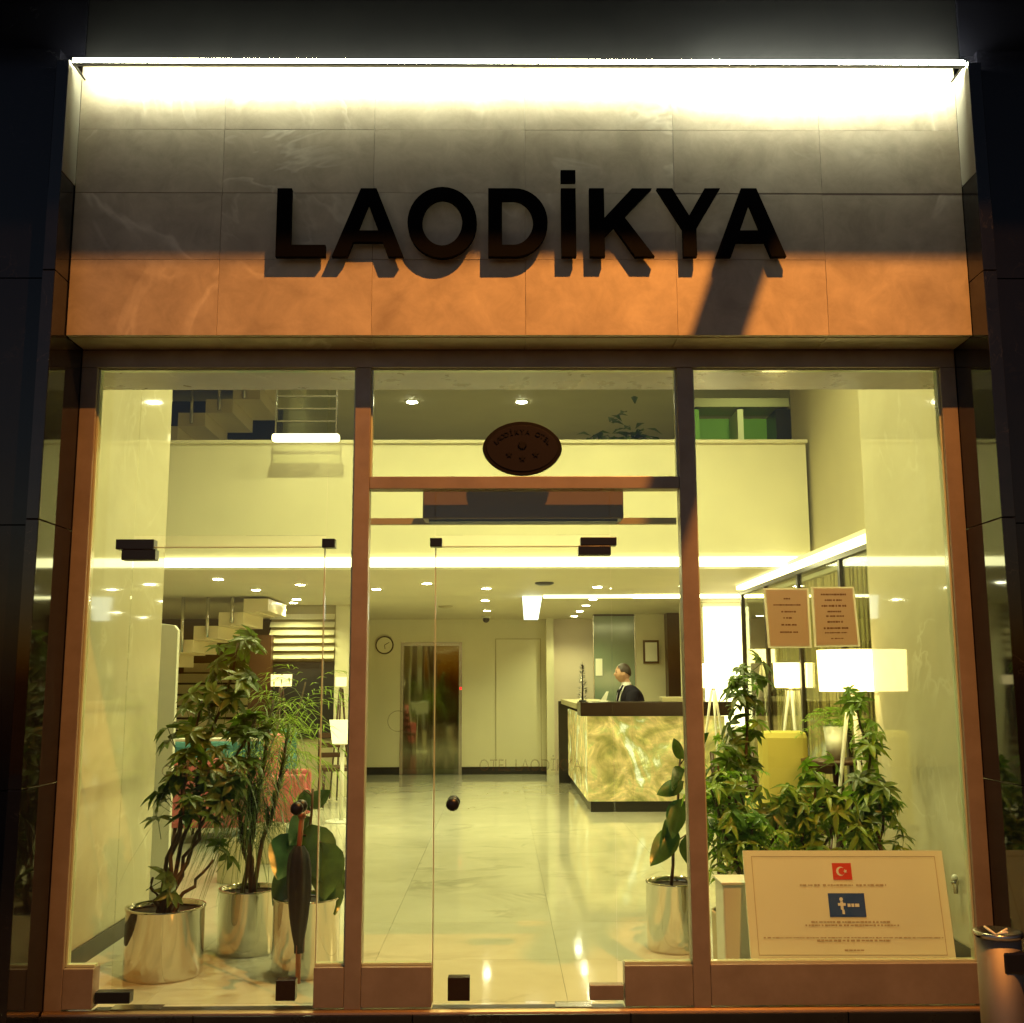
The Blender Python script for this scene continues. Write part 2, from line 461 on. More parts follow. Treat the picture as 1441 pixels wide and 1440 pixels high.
# lobby ceiling slab and mezzanine parapet
struct(bx('ceiling', M['ceiling'], (XL, XR, YM + .10, YB, ZC, ZC + .12)))
struct(bx('side_room_ceiling', M['ceiling'], (2.91, XR, .2, YM + .095, ZC, ZC + .12)))
pz = thing('mezzanine_parapet', 'pale plain balcony parapet across the lobby above the light strip', 'parapet', (-.2, YM, ZC))
bx('parapet_wall', M['wall'], (XL, 2.86, YM, YM + .09, ZC + .10, 3.68), pz)
bx('coping', M['wall'], (XL, 2.875, YM - .025, YM + .12, 3.68, 3.712), pz, .004)
# long cove strip
cv = thing('cove_light', 'long bright light strip along the bottom edge of the pale parapet', 'light strip', (-.2, YM, ZC))
bx('led_strip', M['cove'], (XL, 2.95, YM - .02, YM + .02, ZC + .012, ZC + .094), cv)
bx('rail', M['white'], (XL, 2.95, YM - .02, YM + .08, ZC + .0, ZC + .010), cv)
# back wall
bwl = thing('wall_back', 'x', 'x', (-1, YB, 0)); del bwl['category']; del bwl['label']; struct(bwl)
xe0, xe1 = atY(563, 1000, YB).x, atY(650, 1000, YB).x
ze = atY(606, 904, YB).z
bx('wall_panel', M['wall'], (-3.6, xe0, YB, YB + .12, 0, ZC), bwl)
bx('wall_panel', M['wall'], (xe0, xe1, YB, YB + .12, ze, ZC), bwl)
bx('wall_panel', M['wall'], (xe1, .74, YB, YB + .12, 0, ZC), bwl)
bx('wall_panel', M['wallwarm'], (.86, XR, YB, YB + .12, 0, ZC), bwl)
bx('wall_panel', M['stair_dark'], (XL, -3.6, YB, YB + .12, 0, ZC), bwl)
bx('pilaster', M['wall'], (.74, .86, YB - .25, YB + .12, 0, ZC), bwl)
bx('skirting', M['skirt'], (-3.6, xe0, YB - .015, YB, 0, .12), bwl)
bx('skirting', M['skirt'], (xe1, .74, YB - .015, YB, 0, .12), bwl)
# flush door seams on the back wall
d0, d1 = atY(698, 900, YB), atY(760, 900, YB)
fd = thing('flush_door', 'plain cream flush door between the lift and the reception desk', 'door', ((d0.x + d1.x) / 2, YB, 0))
bx('door_leaf', M['wall'], (d0.x, d1.x, YB - .012, YB - .002, .12, d0.z), fd, .003)
for a, b in ((d0.x - .012, d0.x), (d1.x, d1.x + .012)):
    bx('reveal', M['wallolive'], (a, b, YB - .006, YB - .001, .12, d0.z), fd)
bx('reveal', M['wallolive'], (d0.x - .012, d1.x + .012, YB - .006, YB - .001, d0.z, d0.z + .012), fd)

# ================================================================== FACADE
# upper storey overhang (its soffit is what the camera sees above the strip)
us = thing('upper_storey', 'dark upper storey wall and overhang above the lit fascia', 'building', (0, -.5, 4.52))
bx('upper_wall', M['soffit'], (-2.04, 2.28, -.285, -.18, 4.5, 5.213), us)
bx('upper_wall_side', M['darkwall'], (-7, -2.043, -.30, -.18, 4.53, 5.213), us)
bx('upper_wall_side', M['darkwall'], (2.283, 7, -.30, -.18, 4.53, 5.213), us)
bx('soffit', M['soffit'], (-7, 7, -1.58, -.18, 5.214, 5.28), us)
bx('front_panel', M['darkwall'], (-7, 7, -1.62, -1.581, 5.212, 7.6), us)
fw = thing('facade_wall', 'near black cladding of the building either side of the entrance', 'wall', (0, -.2, -.155))
for sgn in (-1, 1):
    for i in range(5):
        for j in range(4):
            w = 1.0; xa = (2.135 if sgn < 0 else 2.335) + i * w
            x0, x1 = sgn * xa, sgn * (xa + w - .006)
            bx('cladding_panel', M['darkwall'], (x0, x1, -.36, -.18, -.155 + j * 1.17, -.155 + (j + 1) * 1.17 - .006), fw)
for nm, x0, x1, lab in (('pier', -2.125, -2.066, 'left polished black granite reveal beside the left shop window'),
                        ('pier', 2.262, 2.325, 'right polished black granite reveal beside the right shop window')):
    o = thing('granite_reveal', lab, 'pier', ((x0 + x1) / 2, -.2, -.155), 'granite reveals of the portal')
    zz = [-.155, 1.02, 2.20, 3.37, 4.425]
    for a, b in zip(zz, zz[1:]):
        bx('granite_slab', M['granite'], (x0, x1, -.42, .02, a + .0015, b - .0015), o, .003)
# pale strips painting the strip light's glow on the reveals beside the fascia
M['return'] = plaster('lit_reveal', (.40, .38, .31), .4)
for x0, x1, lab in ((-2.0655, -2.0625, 'painted strip of light on the left reveal beside the fascia'), (2.2605, 2.2615, 'painted strip of light on the right reveal beside the fascia')):
    tag(bx('lit_reveal_strip', M['return'], (x0, x1, -.42, -.262, 3.86, 4.425)), lab, 'painted light', 'painted light on the granite reveals')
# fascia slabs
FY = -.26
fa = thing('fascia', 'wide marble slab fascia carrying the hotel letters', 'fascia', (.1, FY, 3.09))
bx('backing', M['fascia'], (-2.055, 2.255, FY + .03, FY + .20, 3.115, 4.50), fa)
rows = [(4.154, 4.495), (3.825, 4.154), (3.485, 3.825), (3.106, 3.485)]
vx = [-2.062, -1.35, -.616, .121, .849, 1.572, 2.26]
for a, b in rows:
    for x0, x1 in zip(vx, vx[1:]):
        dy = random.uniform(-.0012, .0012)
        bx('stone_slab', M['fascia'], (x0 + .0006, x1 - .0006, FY + dy, FY + .03, a + .0006, b - .0006), fa, .0008)
for x0, x1 in zip(vx, vx[1:]):
    bx('soffit_slab', M['fascia'], (x0 + .0012, x1 - .0012, FY + .031, -.045, 3.103, 3.118), fa, .001)
# led strip over the fascia
ls = thing('fascia_light', 'glaring white light strip along the top of the marble fascia', 'light strip', (.1, FY, 4.46))
zl = atY(720, 88, FY - .14).z
bx('led_tube', M['ledtop'], (-2.05, .95, FY - .15, FY - .13, zl - .012, zl + .010), ls)
bx('led_tube', M['ledtop2'], (.955, 2.25, FY - .15, FY - .13, zl - .012, zl + .010), ls)
bx('channel', M['black'], (-2.055, 2.255, FY - .151, FY - .129, zl - .021, zl - .0125), ls)
for x in (-2.05, 2.24): bx('bracket', M['black'], (x, x + .008, FY - .128, FY - .002, zl - .018, zl - .015), ls)

# hotel letters
def glyph(ch):
    """list of (outer, [holes]) in unit cap height; returns width"""
    t = .20
    if ch == 'L': return [([(0, 0), (.68, 0), (.68, t - .03), (t, t - .03), (t, 1), (0, 1)], [])], .68
    if ch == 'I': return [([(0, 0), (t, 0), (t, 1), (0, 1)], []), ([(0, 1.10), (t, 1.10), (t, 1.27), (0, 1.27)], [])], t
    if ch == 'A': return [([(0, 0), (.215, 0), (.295, .215), (.705, .215), (.785, 0), (1.0, 0), (.61, 1), (.39, 1)],
                           [[(.355, .38), (.5, .77), (.645, .38)]])], 1.0
    if ch == 'Y': return [([(.37, 0), (.57, 0), (.57, .41), (.94, 1), (.71, 1), (.47, .60), (.23, 1), (0, 1), (.37, .41)], [])], .94
    if ch == 'K': return [([(0, 0), (t, 0), (t, .30), (.325, .435), (.60, 0), (.86, 0), (.465, .58), (.84, 1), (.575, 1), (t, .565), (t, 1), (0, 1)], [])], .86
    if ch == 'O':
        n = 40
        o = [(.5 + .5 * math.cos(2 * PI * k / n), .5 + .52 * math.sin(2 * PI * k / n)) for k in range(n)]
        h = [(.5 + .29 * math.cos(2 * PI * k / n), .5 + .34 * math.sin(2 * PI * k / n)) for k in range(n)]
        return [(o, [h])], 1.0
    if ch == 'D':
        n = 22
        o = [(0, 0), (.38, 0)] + [(.38 + .48 * math.sin(PI * k / n), .5 - .5 * math.cos(PI * k / n)) for k in range(1, n)] + [(.38, 1), (0, 1)]
        h = [(t, .17), (.36, .17)] + [(.36 + .29 * math.sin(PI * k / n), .5 - .33 * math.cos(PI * k / n)) for k in range(1, n)] + [(.36, .83), (t, .83)]
        return [(o, [h])], .86
def letter_mesh(ch, x0, x1, z0, z1, yb, yf):
    shapes, w = glyph(ch); sx = (x1 - x0) / w; sz = (z1 - z0)
    bm = bmesh.new()
    from mathutils.geometry import tessellate_polygon
    for outer, holes in shapes:
        loops = [outer] + holes
        flat = [Vector((x0 + a * sx, 0, z0 + b * sz)) for lp in loops for a, b in lp]
        tris = tessellate_polygon([[Vector((x0 + a * sx, z0 + b * sz, 0)) for a, b in lp] for lp in loops])
        fv = [bm.verts.new((p.x, yf, p.z)) for p in flat]; bv = [bm.verts.new((p.x, yb, p.z)) for p in flat]
        for tr in tris:
            bm.faces.new([fv[i] for i in tr]); bm.faces.new([bv[i] for i in reversed(tr)])
        i0 = 0
        for lp in loops:
            n = len(lp)
            for i in range(n):
                a, b = i0 + i, i0 + (i + 1) % n
                bm.faces.new((fv[a], fv[b], bv[b], bv[a]))
            i0 += n
    bmesh.ops.recalc_face_normals(bm, faces=bm.faces)
    return bm
yf, yb = FY - .062, FY - .032
pf = yf
sg = thing('hotel_sign', 'large raised black capital letters LAODİKYA on the marble fascia', 'sign', (.1, FY, 3.5))
lets = [('L', 388, 458), ('A', 467, 568), ('O', 573, 671), ('D', 687, 771), ('I', 790, 811), ('K', 830, 921), ('Y', 926, 1016), ('A', 1007, 1106)]
for ch, a, b in lets:
    zt = atY((a + b) / 2, 265, pf).z; zb = atY((a + b) / 2, 361, pf).z
    if ch == 'O': pass
    x0 = atY(a, 340, pf).x; x1 = atY(b, 340, pf).x
    bm = letter_mesh(ch, x0, x1, zb, zt, yb, yf)
    bmesh.ops.translate(bm, verts=bm.verts, vec=-sg.location)
    me = bpy.data.meshes.new('letter'); bm.to_mesh(me); bm.free(); me.materials.append(M['letter'])
    o = bpy.data.objects.new('letter', me); COL.objects.link(o); o.parent = sg
    for sx, sz in ((.3, .12), (.7, .12)):
        pass
# ------------------------------------------------------------------ storefront frame
F0, F1 = -.045, .045
sf = thing('shopfront_frame', 'brown metal shopfront frame with posts, transom and low bottom rails', 'window frame', (.1, 0, 0))
def fr(x0, x1, z0, z1, nm='frame_rail', y0=F0, y1=F1): return bx(nm, M['frame'], (x0, x1, y0, y1, z0, z1), sf, .003)
ZTOP = 3.012
fr(-2.064, 2.26, ZTOP, 3.10)                 # head
fr(-2.064, -1.985, .0, ZTOP - .001, 'frame_jamb'); fr(2.183, 2.26, .0, ZTOP - .001, 'frame_jamb')
fr(-.714, -.638, .0, ZTOP - .001, 'frame_post'); fr(.872, .952, .0, ZTOP - .001, 'frame_post')
fr(-.637, .871, 2.402, 2.463, 'transom')
XD0, XD1 = atY(182, 900, 0).x, atY(453, 1000, 0).x
xl0 = atY(135, 1385, 0).x; xl1 = atY(443, 1385, 0).x
xr0 = atY(608, 1385, 0).x; xr1 = atY(878, 1385, 0).x
fr(-1.984, xl0, .02, .195, 'bottom_rail'); fr(xl1, -.715, .02, .195, 'bottom_rail')
fr(-.637, xr0, .02, .195, 'bottom_rail'); fr(xr1, .871, .02, .195, 'bottom_rail')
fr(.953, 2.182, .02, .198, 'bottom_rail')
# thin pale inner beads around the panes
def beads(x0, x1, z0, z1):
    m = M['glassedge']; b = .008
    bx('glazing_bead', m, (x0, x0 + b, -.020, .020, z0, z1), sf); bx('glazing_bead', m, (x1 - b, x1, -.020, .020, z0, z1), sf)
    bx('glazing_bead', m, (x0 + b, x1 - b, -.020, .020, z1 - b, z1), sf)
MB().prism_yz([(-.075, .001), (-.046, .001), (-.046, .016), (-.060, .015), (-.072, .008)], -2.06, 2.26).build('sill_trim', M['sill'], sf)
beads(-1.9845, -.7145, .197, ZTOP); beads(-.6375, .8715, 2.464, ZTOP); beads(.9525, 2.1825, .2, ZTOP)
for a, b in ((-1.976, xl0 - .004), (xl1 + .004, -.723), (-.637, xr0 - .003), (xr1 + .003, .871), (.961, 2.174)):
    bx('glazing_bead', M['glassedge'], (a, b, -.02, .02, .1965, .2065), sf)
def pane(name, x0, x1, z0, z1, parent, y=-.005, t=.010, m=None):
    return bx(name, m or M['glass'], (x0, x1, y, y + t, z0, z1), parent)
ZD = 2.125
# fixed panes
pane('pane', -1.976, XD0 - .003, .197, ZTOP - .009, sf)
pane('pane', XD0 + .001, XD1, ZD + .055, ZTOP - .009, sf)
pane('pane', XD1 + .004, -.723, .207, ZTOP - .009, sf)
pane('pane', -.636, .870, 2.464, ZTOP - .009, sf)
pane('pane', -.636, xr0 - .004, .207, 2.401, sf)
pane('pane', xr0, xr1 - .03, ZD + .055, 2.401, sf)
pane('pane', xr1 - .026, .870, .207, 2.401, sf)
pane('pane', .961, 2.174, .207, ZTOP - .009, sf)
# door edges of fixed panes: bright green edges
def glass_door(label, x0, x1, hinge_left, kx, px_pull):
    d = thing('glass_door', label, 'door', ((x0 + x1) / 2, 0, 0), 'frameless glass doors')
    pane('pane', x0, x1, .03, ZD, d)
    e = .005
    lead = x1 if hinge_left else x0
    bx('pane_edge', M['glassedge'], (lead - e if hinge_left else lead - .0005, lead + .0005 if hinge_left else lead + e, -.0062, .0062, .03, ZD), d)
    bx('pane_edge', M['glassedge'], (x0 + .006, x1 - .006, -.0062, .0062, ZD - .004, ZD + .0005), d)
    return d
ld = glass_door('frameless glass door leaf at the left, pivoting in the left bay', XD0, XD1, True, 0, 0)
rd = glass_door('frameless glass door leaf in the middle bay with hotel name across it', xr0, atY(862, 1000, 0).x, False, 0, 0)
def patch(par, pxa, pxb, pya, pyb, name='patch_fitting', yy=(-.03, .03), m=None):
    a = atY(pxa, pya, yy[0]); b = atY(pxb, pyb, yy[0])
    return bx(name, m or M['black'], (a.x, b.x, yy[0], yy[1], b.z, a.z), par, .003)
patch(sf, 163, 216, 759, 773); patch(ld, 171, 218, 773.4, 788)
patch(sf, 453, 471, 758, 770.5); patch(sf, 605, 622, 757, 769)
patch(sf, 817, 868, 756, 767.5); patch(rd, 814, 860, 768, 781)
patch(ld, 133, 182, 1397, 1413, yy=(-.028, .028)); patch(ld, 388, 415, 1380, 1409, 'lock_patch', (-.028, .028), M['darkbox'])
patch(rd, 630, 661, 1376, 1409, 'lock_patch', (-.028, .028), M['darkbox']); patch(rd, 830, 878, 1387, 1408, yy=(-.028, .028), m=M['frame'])
# floor spring plates and threshold
tb = thing('threshold', 'thin dark metal threshold strip under the two glass doors', 'threshold', (0, 0, 0))
bx('threshold_strip', M['skirt'], (xl0 + .002, xl1 - .002, -.028, .03, .0005, .012), tb); bx('threshold_strip', M['skirt'], (xr0 + .002, xr1 - .002, -.028, .03, .0005, .012), tb)
a, b = atZ(778, 1397, .004), atZ(830, 1410, .004)
tag(bx('floor_spring_plate', M['steel'], (a.x, b.x, -.028, .06, .0125, .016)), 'bright steel floor plate beside the middle door pivot', 'plate', 'door floor plates')
a, b = atZ(180, 1403, .004), atZ(240, 1410, .004)
tag(bx('floor_spring_plate', M['steel'], (a.x, b.x, -.028, .05, .0125, .016)), 'dull steel floor plate beside the left door pivot', 'plate', 'door floor plates')
# knobs
for d, px, py, m in ((ld, 418, 1138, M['redwood']), (rd, 637, 1132, M['black'])):
    p = atY(px, py, -.05); mb = MB()
    mb.sphere((p.x, -.055, p.z), .031, 20, 12, (1, .75, 1)); mb.tube([(p.x, -.04, p.z), (p.x, .04, p.z)], .011, 12)
    mb.sphere((p.x, .055, p.z), .031, 20, 12, (1, .75, 1)); mb.build('knob', M['black'], d)
# name on door leaves
def arc_text(par, px0, px1, py, txt, size):
    a = atY(px0, py, -.007); b = atY(px1, py, -.007)
    me = text_mesh(txt, size, 0, 'CENTER', 1.0)
    w = max(v_.co.x for v_ in me.vertices) - min(v_.co.x for v_ in me.vertices)
    s = (b.x - a.x) / w
    for v_ in me.vertices: v_.co.x *= s
    return put_mesh('hotel_name', me, M['etch'], par, ((a.x + b.x) / 2, -.0072, a.z))
arc_text(rd, 674, 818, 1078, 'OTEL LAODİKYA', .078)
arc_text(ld, 227, 380, 1086, 'OTEL LAODİKYA', .078)
# round etched emblem on the fixed middle pane
p = atY(560, 1015, -.007)
em = MB()
for r0, r1 in ((.046, .050),):
    n = 40; vs = []
    for r in (r0, r1):
        for k in range(n): vs.append((p.x + r * math.cos(2 * PI * k / n), -.0072, p.z + r * math.sin(2 * PI * k / n)))
    em.add(vs, [(k, (k + 1) % n, n + (k + 1) % n, n + k) for k in range(n)])
0 and em.quad((p.x - .03, -.0072, p.z - .004), (p.x + .03, -.0072, p.z - .004), (p.x + .03, -.0072, p.z + .004), (p.x - .03, -.0072, p.z + .004))
0 and em.quad((p.x - .004, -.0072, p.z - .03), (p.x + .004, -.0072, p.z - .03), (p.x + .004, -.0072, p.z + .03), (p.x - .004, -.0072, p.z + .03))
tag(em.build('glass_sticker', M['etch']), 'round faint emblem sticker on the glass in front of the lift', 'sticker')
# marble lintel inside and lining
struct(bx('inner_lintel', M['lintel'], (-2.235, 2.43, .05, .40, 3.02, ZT)))
# header rail and air curtain behind the middle bay
hd = thing('door_header', 'thin olive header bar inside above the middle door', 'header', (.1, .3, 2.25))
a, b = atY(527, 730, .30), atY(946, 738, .30)
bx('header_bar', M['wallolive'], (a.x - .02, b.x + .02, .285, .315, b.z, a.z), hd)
a, b = atY(595, 692, .12), atY(878, 733, .12)
ac = thing('air_curtain', 'long dark air curtain unit hanging inside above the middle door', 'air curtain', ((a.x + b.x) / 2, .2, b.z))
bx('housing', M['curtainbox'], (a.x, b.x, .12, .27, b.z + .012, a.z + .02), ac, .008)
for k in range(3): bx('outlet_fin', M['black'], (a.x + .03, b.x - .03, .14 + .035 * k, .16 + .035 * k, b.z, b.z + .011), ac)

# oval plaque hanging on the transom pane
p0, p1 = atY(679, 632, -.03), atY(791, 632, -.03); pt, pbm = atY(735, 593, -.03), atY(735, 669, -.03)
cx, cz = (p0.x + p1.x) / 2, (pt.z + pbm.z) / 2; ra, rb = (p1.x - p0.x) / 2, (pt.z - pbm.z) / 2
op = thing('oval_plaque', 'dark oval hotel plaque with sun emblem and three stars on the top pane', 'plaque', (cx, -.03, pbm.z))
def lens(a, b, n=48):
    out = []
    for k in range(n):
        t = 2 * PI * k / n; c, s_ = math.cos(t), math.sin(t)
        out.append((cx + a * c, cz + b * (abs(s_) ** 1.12) * (1 if s_ > 0 else -1)))
    return out
M['plaque'] = mat('plaque_bronze', (.010, .007, .009), .6, 0, .15)
M['plaque_rim'] = mat('plaque_rim', (.005, .003, .002), .6, 0, .15)
MB().prism_xz(lens(ra, rb), -.026, -.006).build('plaque_rim', M['plaque_rim'], op, .003)
MB().prism_xz(lens(ra * .90, rb * .86), -.030, -.0262).build('plaque_plate', M['plaque'], op, .002)
mb = MB(); mb.prism_xz([(cx + .022 * (1 if k % 2 else .62) * math.cos(PI * k / 12), cz + .014 + .022 * (1 if k % 2 else .62) * math.sin(PI * k / 12)) for k in range(24)], -.036, -.0302)
mb.build('sun_emblem', M['plaque_rim'], op)
for dx, dz in ((-.065, -.032), (0, -.052), (.065, -.032)):
    MB().prism_xz([(cx + dx + (.016 if k % 2 == 0 else .007) * math.sin(PI * k / 5), cz + dz + (.016 if k % 2 == 0 else .007) * math.cos(PI * k / 5)) for k in range(10)], -.035, -.0302).build('star', M['plaque_rim'], op)
word = 'LAODİKYA OTEL'
for i, ch in enumerate(word):
    if ch == ' ': continue
    t = math.radians(158 - i * 136 / (len(word) - 1))
    me = text_mesh(ch, .034, .002)
    put_mesh('raised_letter', me, M['plaque_rim'], op, (cx + ra * .70 * math.cos(t), -.032, cz + rb * .60 * math.sin(t)), (PI / 2, -(t - PI / 2) * .55 * -1 if False else (PI / 2 - t) * .55, 0))

# two paper notices in sleeves
def notice(label, c4, lines, ysheet=.012):
    pts = [atY(px, py, ysheet) for px, py in c4]      # tl tr br bl
    cxx = sum(q.x for q in pts) / 4; n = thing('paper_notice', label, 'notice', (cxx, ysheet, pts[2].z), 'paper notices on the glass')
    f = MB(); b = [(q.x, q.z) for q in pts]
    f.prism_xz([b[0], b[1], b[2], b[3]], ysheet + .001, ysheet + .003); f.build('clear_sleeve', M['sleeve'], n)
    ins = [(cxx + (x - cxx) * .90, pts[2].z + (pts[0].z - pts[2].z) / 2 + (z - (pts[2].z + pts[0].z) / 2) * .95) for x, z in b]
    MB().prism_xz(ins, ysheet - .0015, ysheet + .0005).build('sheet', M['paper'], n)
    mb = MB(); rnd = random.Random(len(label))
    for (u0, u1, v_, h) in lines:
        x = u0
        while x < u1:
            w = rnd.uniform(.03, .075); x2 = min(x + w, u1)
            def pt(u, vv):
                top = Vector(ins[0]).lerp(Vector(ins[1]), u); bot = Vector(ins[3]).lerp(Vector(ins[2]), u)
                q = top.lerp(bot, vv); return (q.x, ysheet - .0022, q.y)
            hh = h * rnd.uniform(.7, 1)
            mb.quad(pt(x, v_ - hh / 2), pt(x2, v_ - hh / 2), pt(x2, v_ + hh / 2), pt(x, v_ + hh / 2))
            x = x2 + rnd.choice((.008, .008, .012, .03))
    mb.build('print', M['ink'], n, kind='stuff')
    return n
notice('left paper notice in a clear sleeve, with sparse thin print lines', [(1074, 828), (1138, 828), (1143, 912), (1081, 912)],
       [(.42, .58, .16, .03), (.16, .84, .27, .028), (.34, .70, .39, .03), (.38, .62, .50, .03), (.32, .70, .62, .03), (.27, .72, .75, .03)])
notice('right paper notice in a clear sleeve, with dense bold print lines', [(1141, 826), (1202, 826), (1211, 910), (1146, 911)],
       [(.18, .82, .11, .034), (.27, .70, .21, .032), (.18, .80, .31, .036), (.32, .66, .41, .03), (.28, .72, .49, .032), (.30, .68, .59, .034), (.20, .80, .70, .034), (.22, .76, .78, .022), (.36, .66, .88, .02)])

# information board leaning behind the glass
yb0, yb1 = .03, .20
c = [atY(1045, 1197, yb1), atY(1325, 1197, yb1), atY(1346, 1352, yb0), atY(1057, 1352, yb0)]
ib = thing('information_board', 'cream information board with red flag and blue badge inside the right window', 'board', ((c[2].x + c[3].x) / 2, .1, c[2].z))
def bp(u, v_, d=0.0):
    top = c[0].lerp(c[1], u); bot = c[3].lerp(c[2], u); q = top.lerp(bot, v_)
    nrm = (c[1] - c[0]).cross(c[3] - c[0]).normalized()
    if nrm.y > 0: nrm = -nrm
    return q + nrm * d
mb = MB(); fr8 = [bp(0, 0), bp(1, 0), bp(1, 1), bp(0, 1)]; bk = [bp(0, 0, -.012), bp(1, 0, -.012), bp(1, 1, -.012), bp(0, 1, -.012)]
mb.add(fr8 + bk, [(0, 1, 2, 3), (7, 6, 5, 4), (0, 4, 5, 1), (1, 5, 6, 2), (2, 6, 7, 3), (3, 7, 4, 0)]); mb.build('panel', M['board'], ib)
def bquad(mb, u0, u1, v0, v1, d=.0015): mb.quad(bp(u0, v0, d), bp(u1, v0, d), bp(u1, v1, d), bp(u0, v1, d))
mb = MB()
for q in ((.04, .96, .055, .061), (.04, .96, .95, .956), (.04, .0425, .061, .95), (.9575, .96, .061, .95)): bquad(mb, *q)
mb.build('border_line', M['ink2'], ib)
mb = MB(); bquad(mb, .440, .535, .12, .275, .002); mb.build('flag', M['red'], ib)
def disc(mb, u, v_, r, d, asp, n=20, cut=None):
    q = [bp(u + r * math.cos(2 * PI * k / n), v_ + r * asp * math.sin(2 * PI * k / n), d) for k in range(n)]
    mb.add(q, [tuple(range(n))])
asp = (c[1] - c[0]).length / (c[3] - c[0]).length
mb = MB(); disc(mb, .480, .197, .022, .0026, asp); mb.build('crescent', M['whitep'], ib)
mb = MB(); disc(mb, .4865, .197, .0175, .0032, asp); mb.build('crescent_inner', M['red'], ib)
mb = MB(); q = [bp(.503 + (.011 if k % 2 == 0 else .0045) * math.cos(PI * k / 5 + PI), .197 + (.011 if k % 2 == 0 else .0045) * asp * math.sin(PI * k / 5 + PI), .0036) for k in range(10)]
mb.add(q, [tuple(range(10))]); mb.build('flag_star', M['whitep'], ib)
mb = MB(); bquad(mb, .405, .585, .40, .615, .002); mb.build('badge', M['blue'], ib)
mb = MB()
disc(mb, .468, .455, .009, .003, asp); bquad(mb, .462, .476, .475, .55, .003); bquad(mb, .450, .488, .49, .515, .0031); bquad(mb, .468, .480, .55, .59, .003)
bquad(mb, .497, .512, .495, .525, .003); bquad(mb, .516, .53, .495, .525, .003); bquad(mb, .534, .555, .495, .525, .003)
mb.build('badge_mark', M['whitep'], ib)
mb = MB(); rnd = random.Random(3)
for u0, u1, v_, h in ((.27, .37, .325, .018), (.385, .535, .325, .018), (.55, .70, .325, .018), (.31, .70, .66, .018), (.28, .74, .69, .018), (.07, .95, .80, .012), (.33, .69, .825, .02), (.46, .56, .91, .018)):
    x = u0
    while x < u1:
        x2 = min(x + rnd.uniform(.008, .02), u1); hh = h * rnd.uniform(.6, 1); bquad(mb, x, x2, v_ - hh / 2, v_ + hh / 2); x = x2 + rnd.choice((.003, .003, .008))
mb.build('print', M['ink2'], ib, kind='stuff')

# small chrome tap-like valve on the right wall, little radiator foot
p = atX(1343, 1245, 2.40)
vv = thing('wall_valve', 'small chrome valve on the right marble wall above the board', 'valve', (2.40, p.y, p.z - .04))
MB().lathe((2.405, p.y, p.z - .045), [(.012, 0), (.014, .04), (.02, .05), (.02, .065)], 14).build('stem', M['steel'], vv)
MB().sphere((2.405, p.y, p.z + .035), .018, 14, 8).build('cap', M['white'], vv)

# ================================================================== LIGHT FIXTURES
def downlight(loc, watts, label, group='round downlights in the lobby ceiling', r=.045, light=True, first=[]):
    t = thing('downlight', label, 'downlight', loc, group)
    if not first:
        a = MB().lathe((0, 0, 0), [(1.25, 0), (1.25, -.10), (1.0, -.14)], 20); a = a.mesh('trim_ring'); a.materials.append(M['white'])
        b = MB().lathe((0, 0, 0), [(.98, -.12), (.98, -.2)], 20).mesh('lamp_disc'); b.materials.append(M['disc'])
        first += [a, b]
    inst('trim_ring', first[0], t, loc, (0, 0, 0), r); inst('lamp_disc', first[1], t, loc, (0, 0, 0), r)
    if light: spot('lamp', t, (loc[0], loc[1], loc[2] - .03), watts, WARMW, 2.5, .05)
    return t
DL = [((-2.84, 5.67), 'downlight nearest the left end, just behind the light strip'),
      ((-2.74, 6.94), 'downlight above the stair foot, second row from the left'),
      ((-2.13, 6.30), 'downlight above the white sign stand at the left'),
      ((-1.39, 6.89), 'downlight just right of the left frame post'),
      ((-.78, 6.20), 'downlight above the edge of the middle glass door'),
      ((-.16, 6.83), 'downlight in line with the smoke detector, centre of the ceiling'),
      ((-2.54, 8.31), 'upper one of the close pair of downlights left of the post'),
      ((-2.70, 8.95), 'lower one of the close pair of downlights left of the post'),
      ((1.06, 6.68), 'downlight above the left edge of the reception desk'),
      ((1.16, 8.43), 'first of the receding downlights over the desk'),
      ((1.16, 9.58), 'second of the receding downlights over the desk'),
      ((1.16, 10.77), 'third of the receding downlights over the desk'),
      ((1.16, 11.97), 'farthest of the receding downlights over the desk'),
      ((-.20, 8.6), 'small downlight midway back in the centre of the ceiling'),
      ((-.20, 10.6), 'small downlight far back before the camera dome'),
      ((2.0, 6.6), 'downlight above the front of the lit desk, by the right post')]
for (x, y), lab in DL: downlight((x, y, ZC), DOWN_W, lab, r=.05)
for (x, y), lab in (((-1.5, 2.6), 'high downlight in the void above the left window'), ((.2, 2.6), 'high downlight in the void above the middle bay'), ((1.8, 2.6), 'high downlight in the void above the right window'),
                    ((-.7, 1.0), 'high downlight close inside the left post'), ((1.3, 1.0), 'high downlight close inside the right post')):
    t = downlight((x, y, ZT), VOID_W, lab, 'high downlights over the entrance void', .07)
for px, lab in ((580, 'left downlight of the upstairs ceiling seen over the parapet'), (734, 'right downlight of the upstairs ceiling seen over the parapet')):
    q = atZ(px, 565, ZT); downlight((q.x, q.y, ZT), 150, lab, 'upstairs downlights', .075)
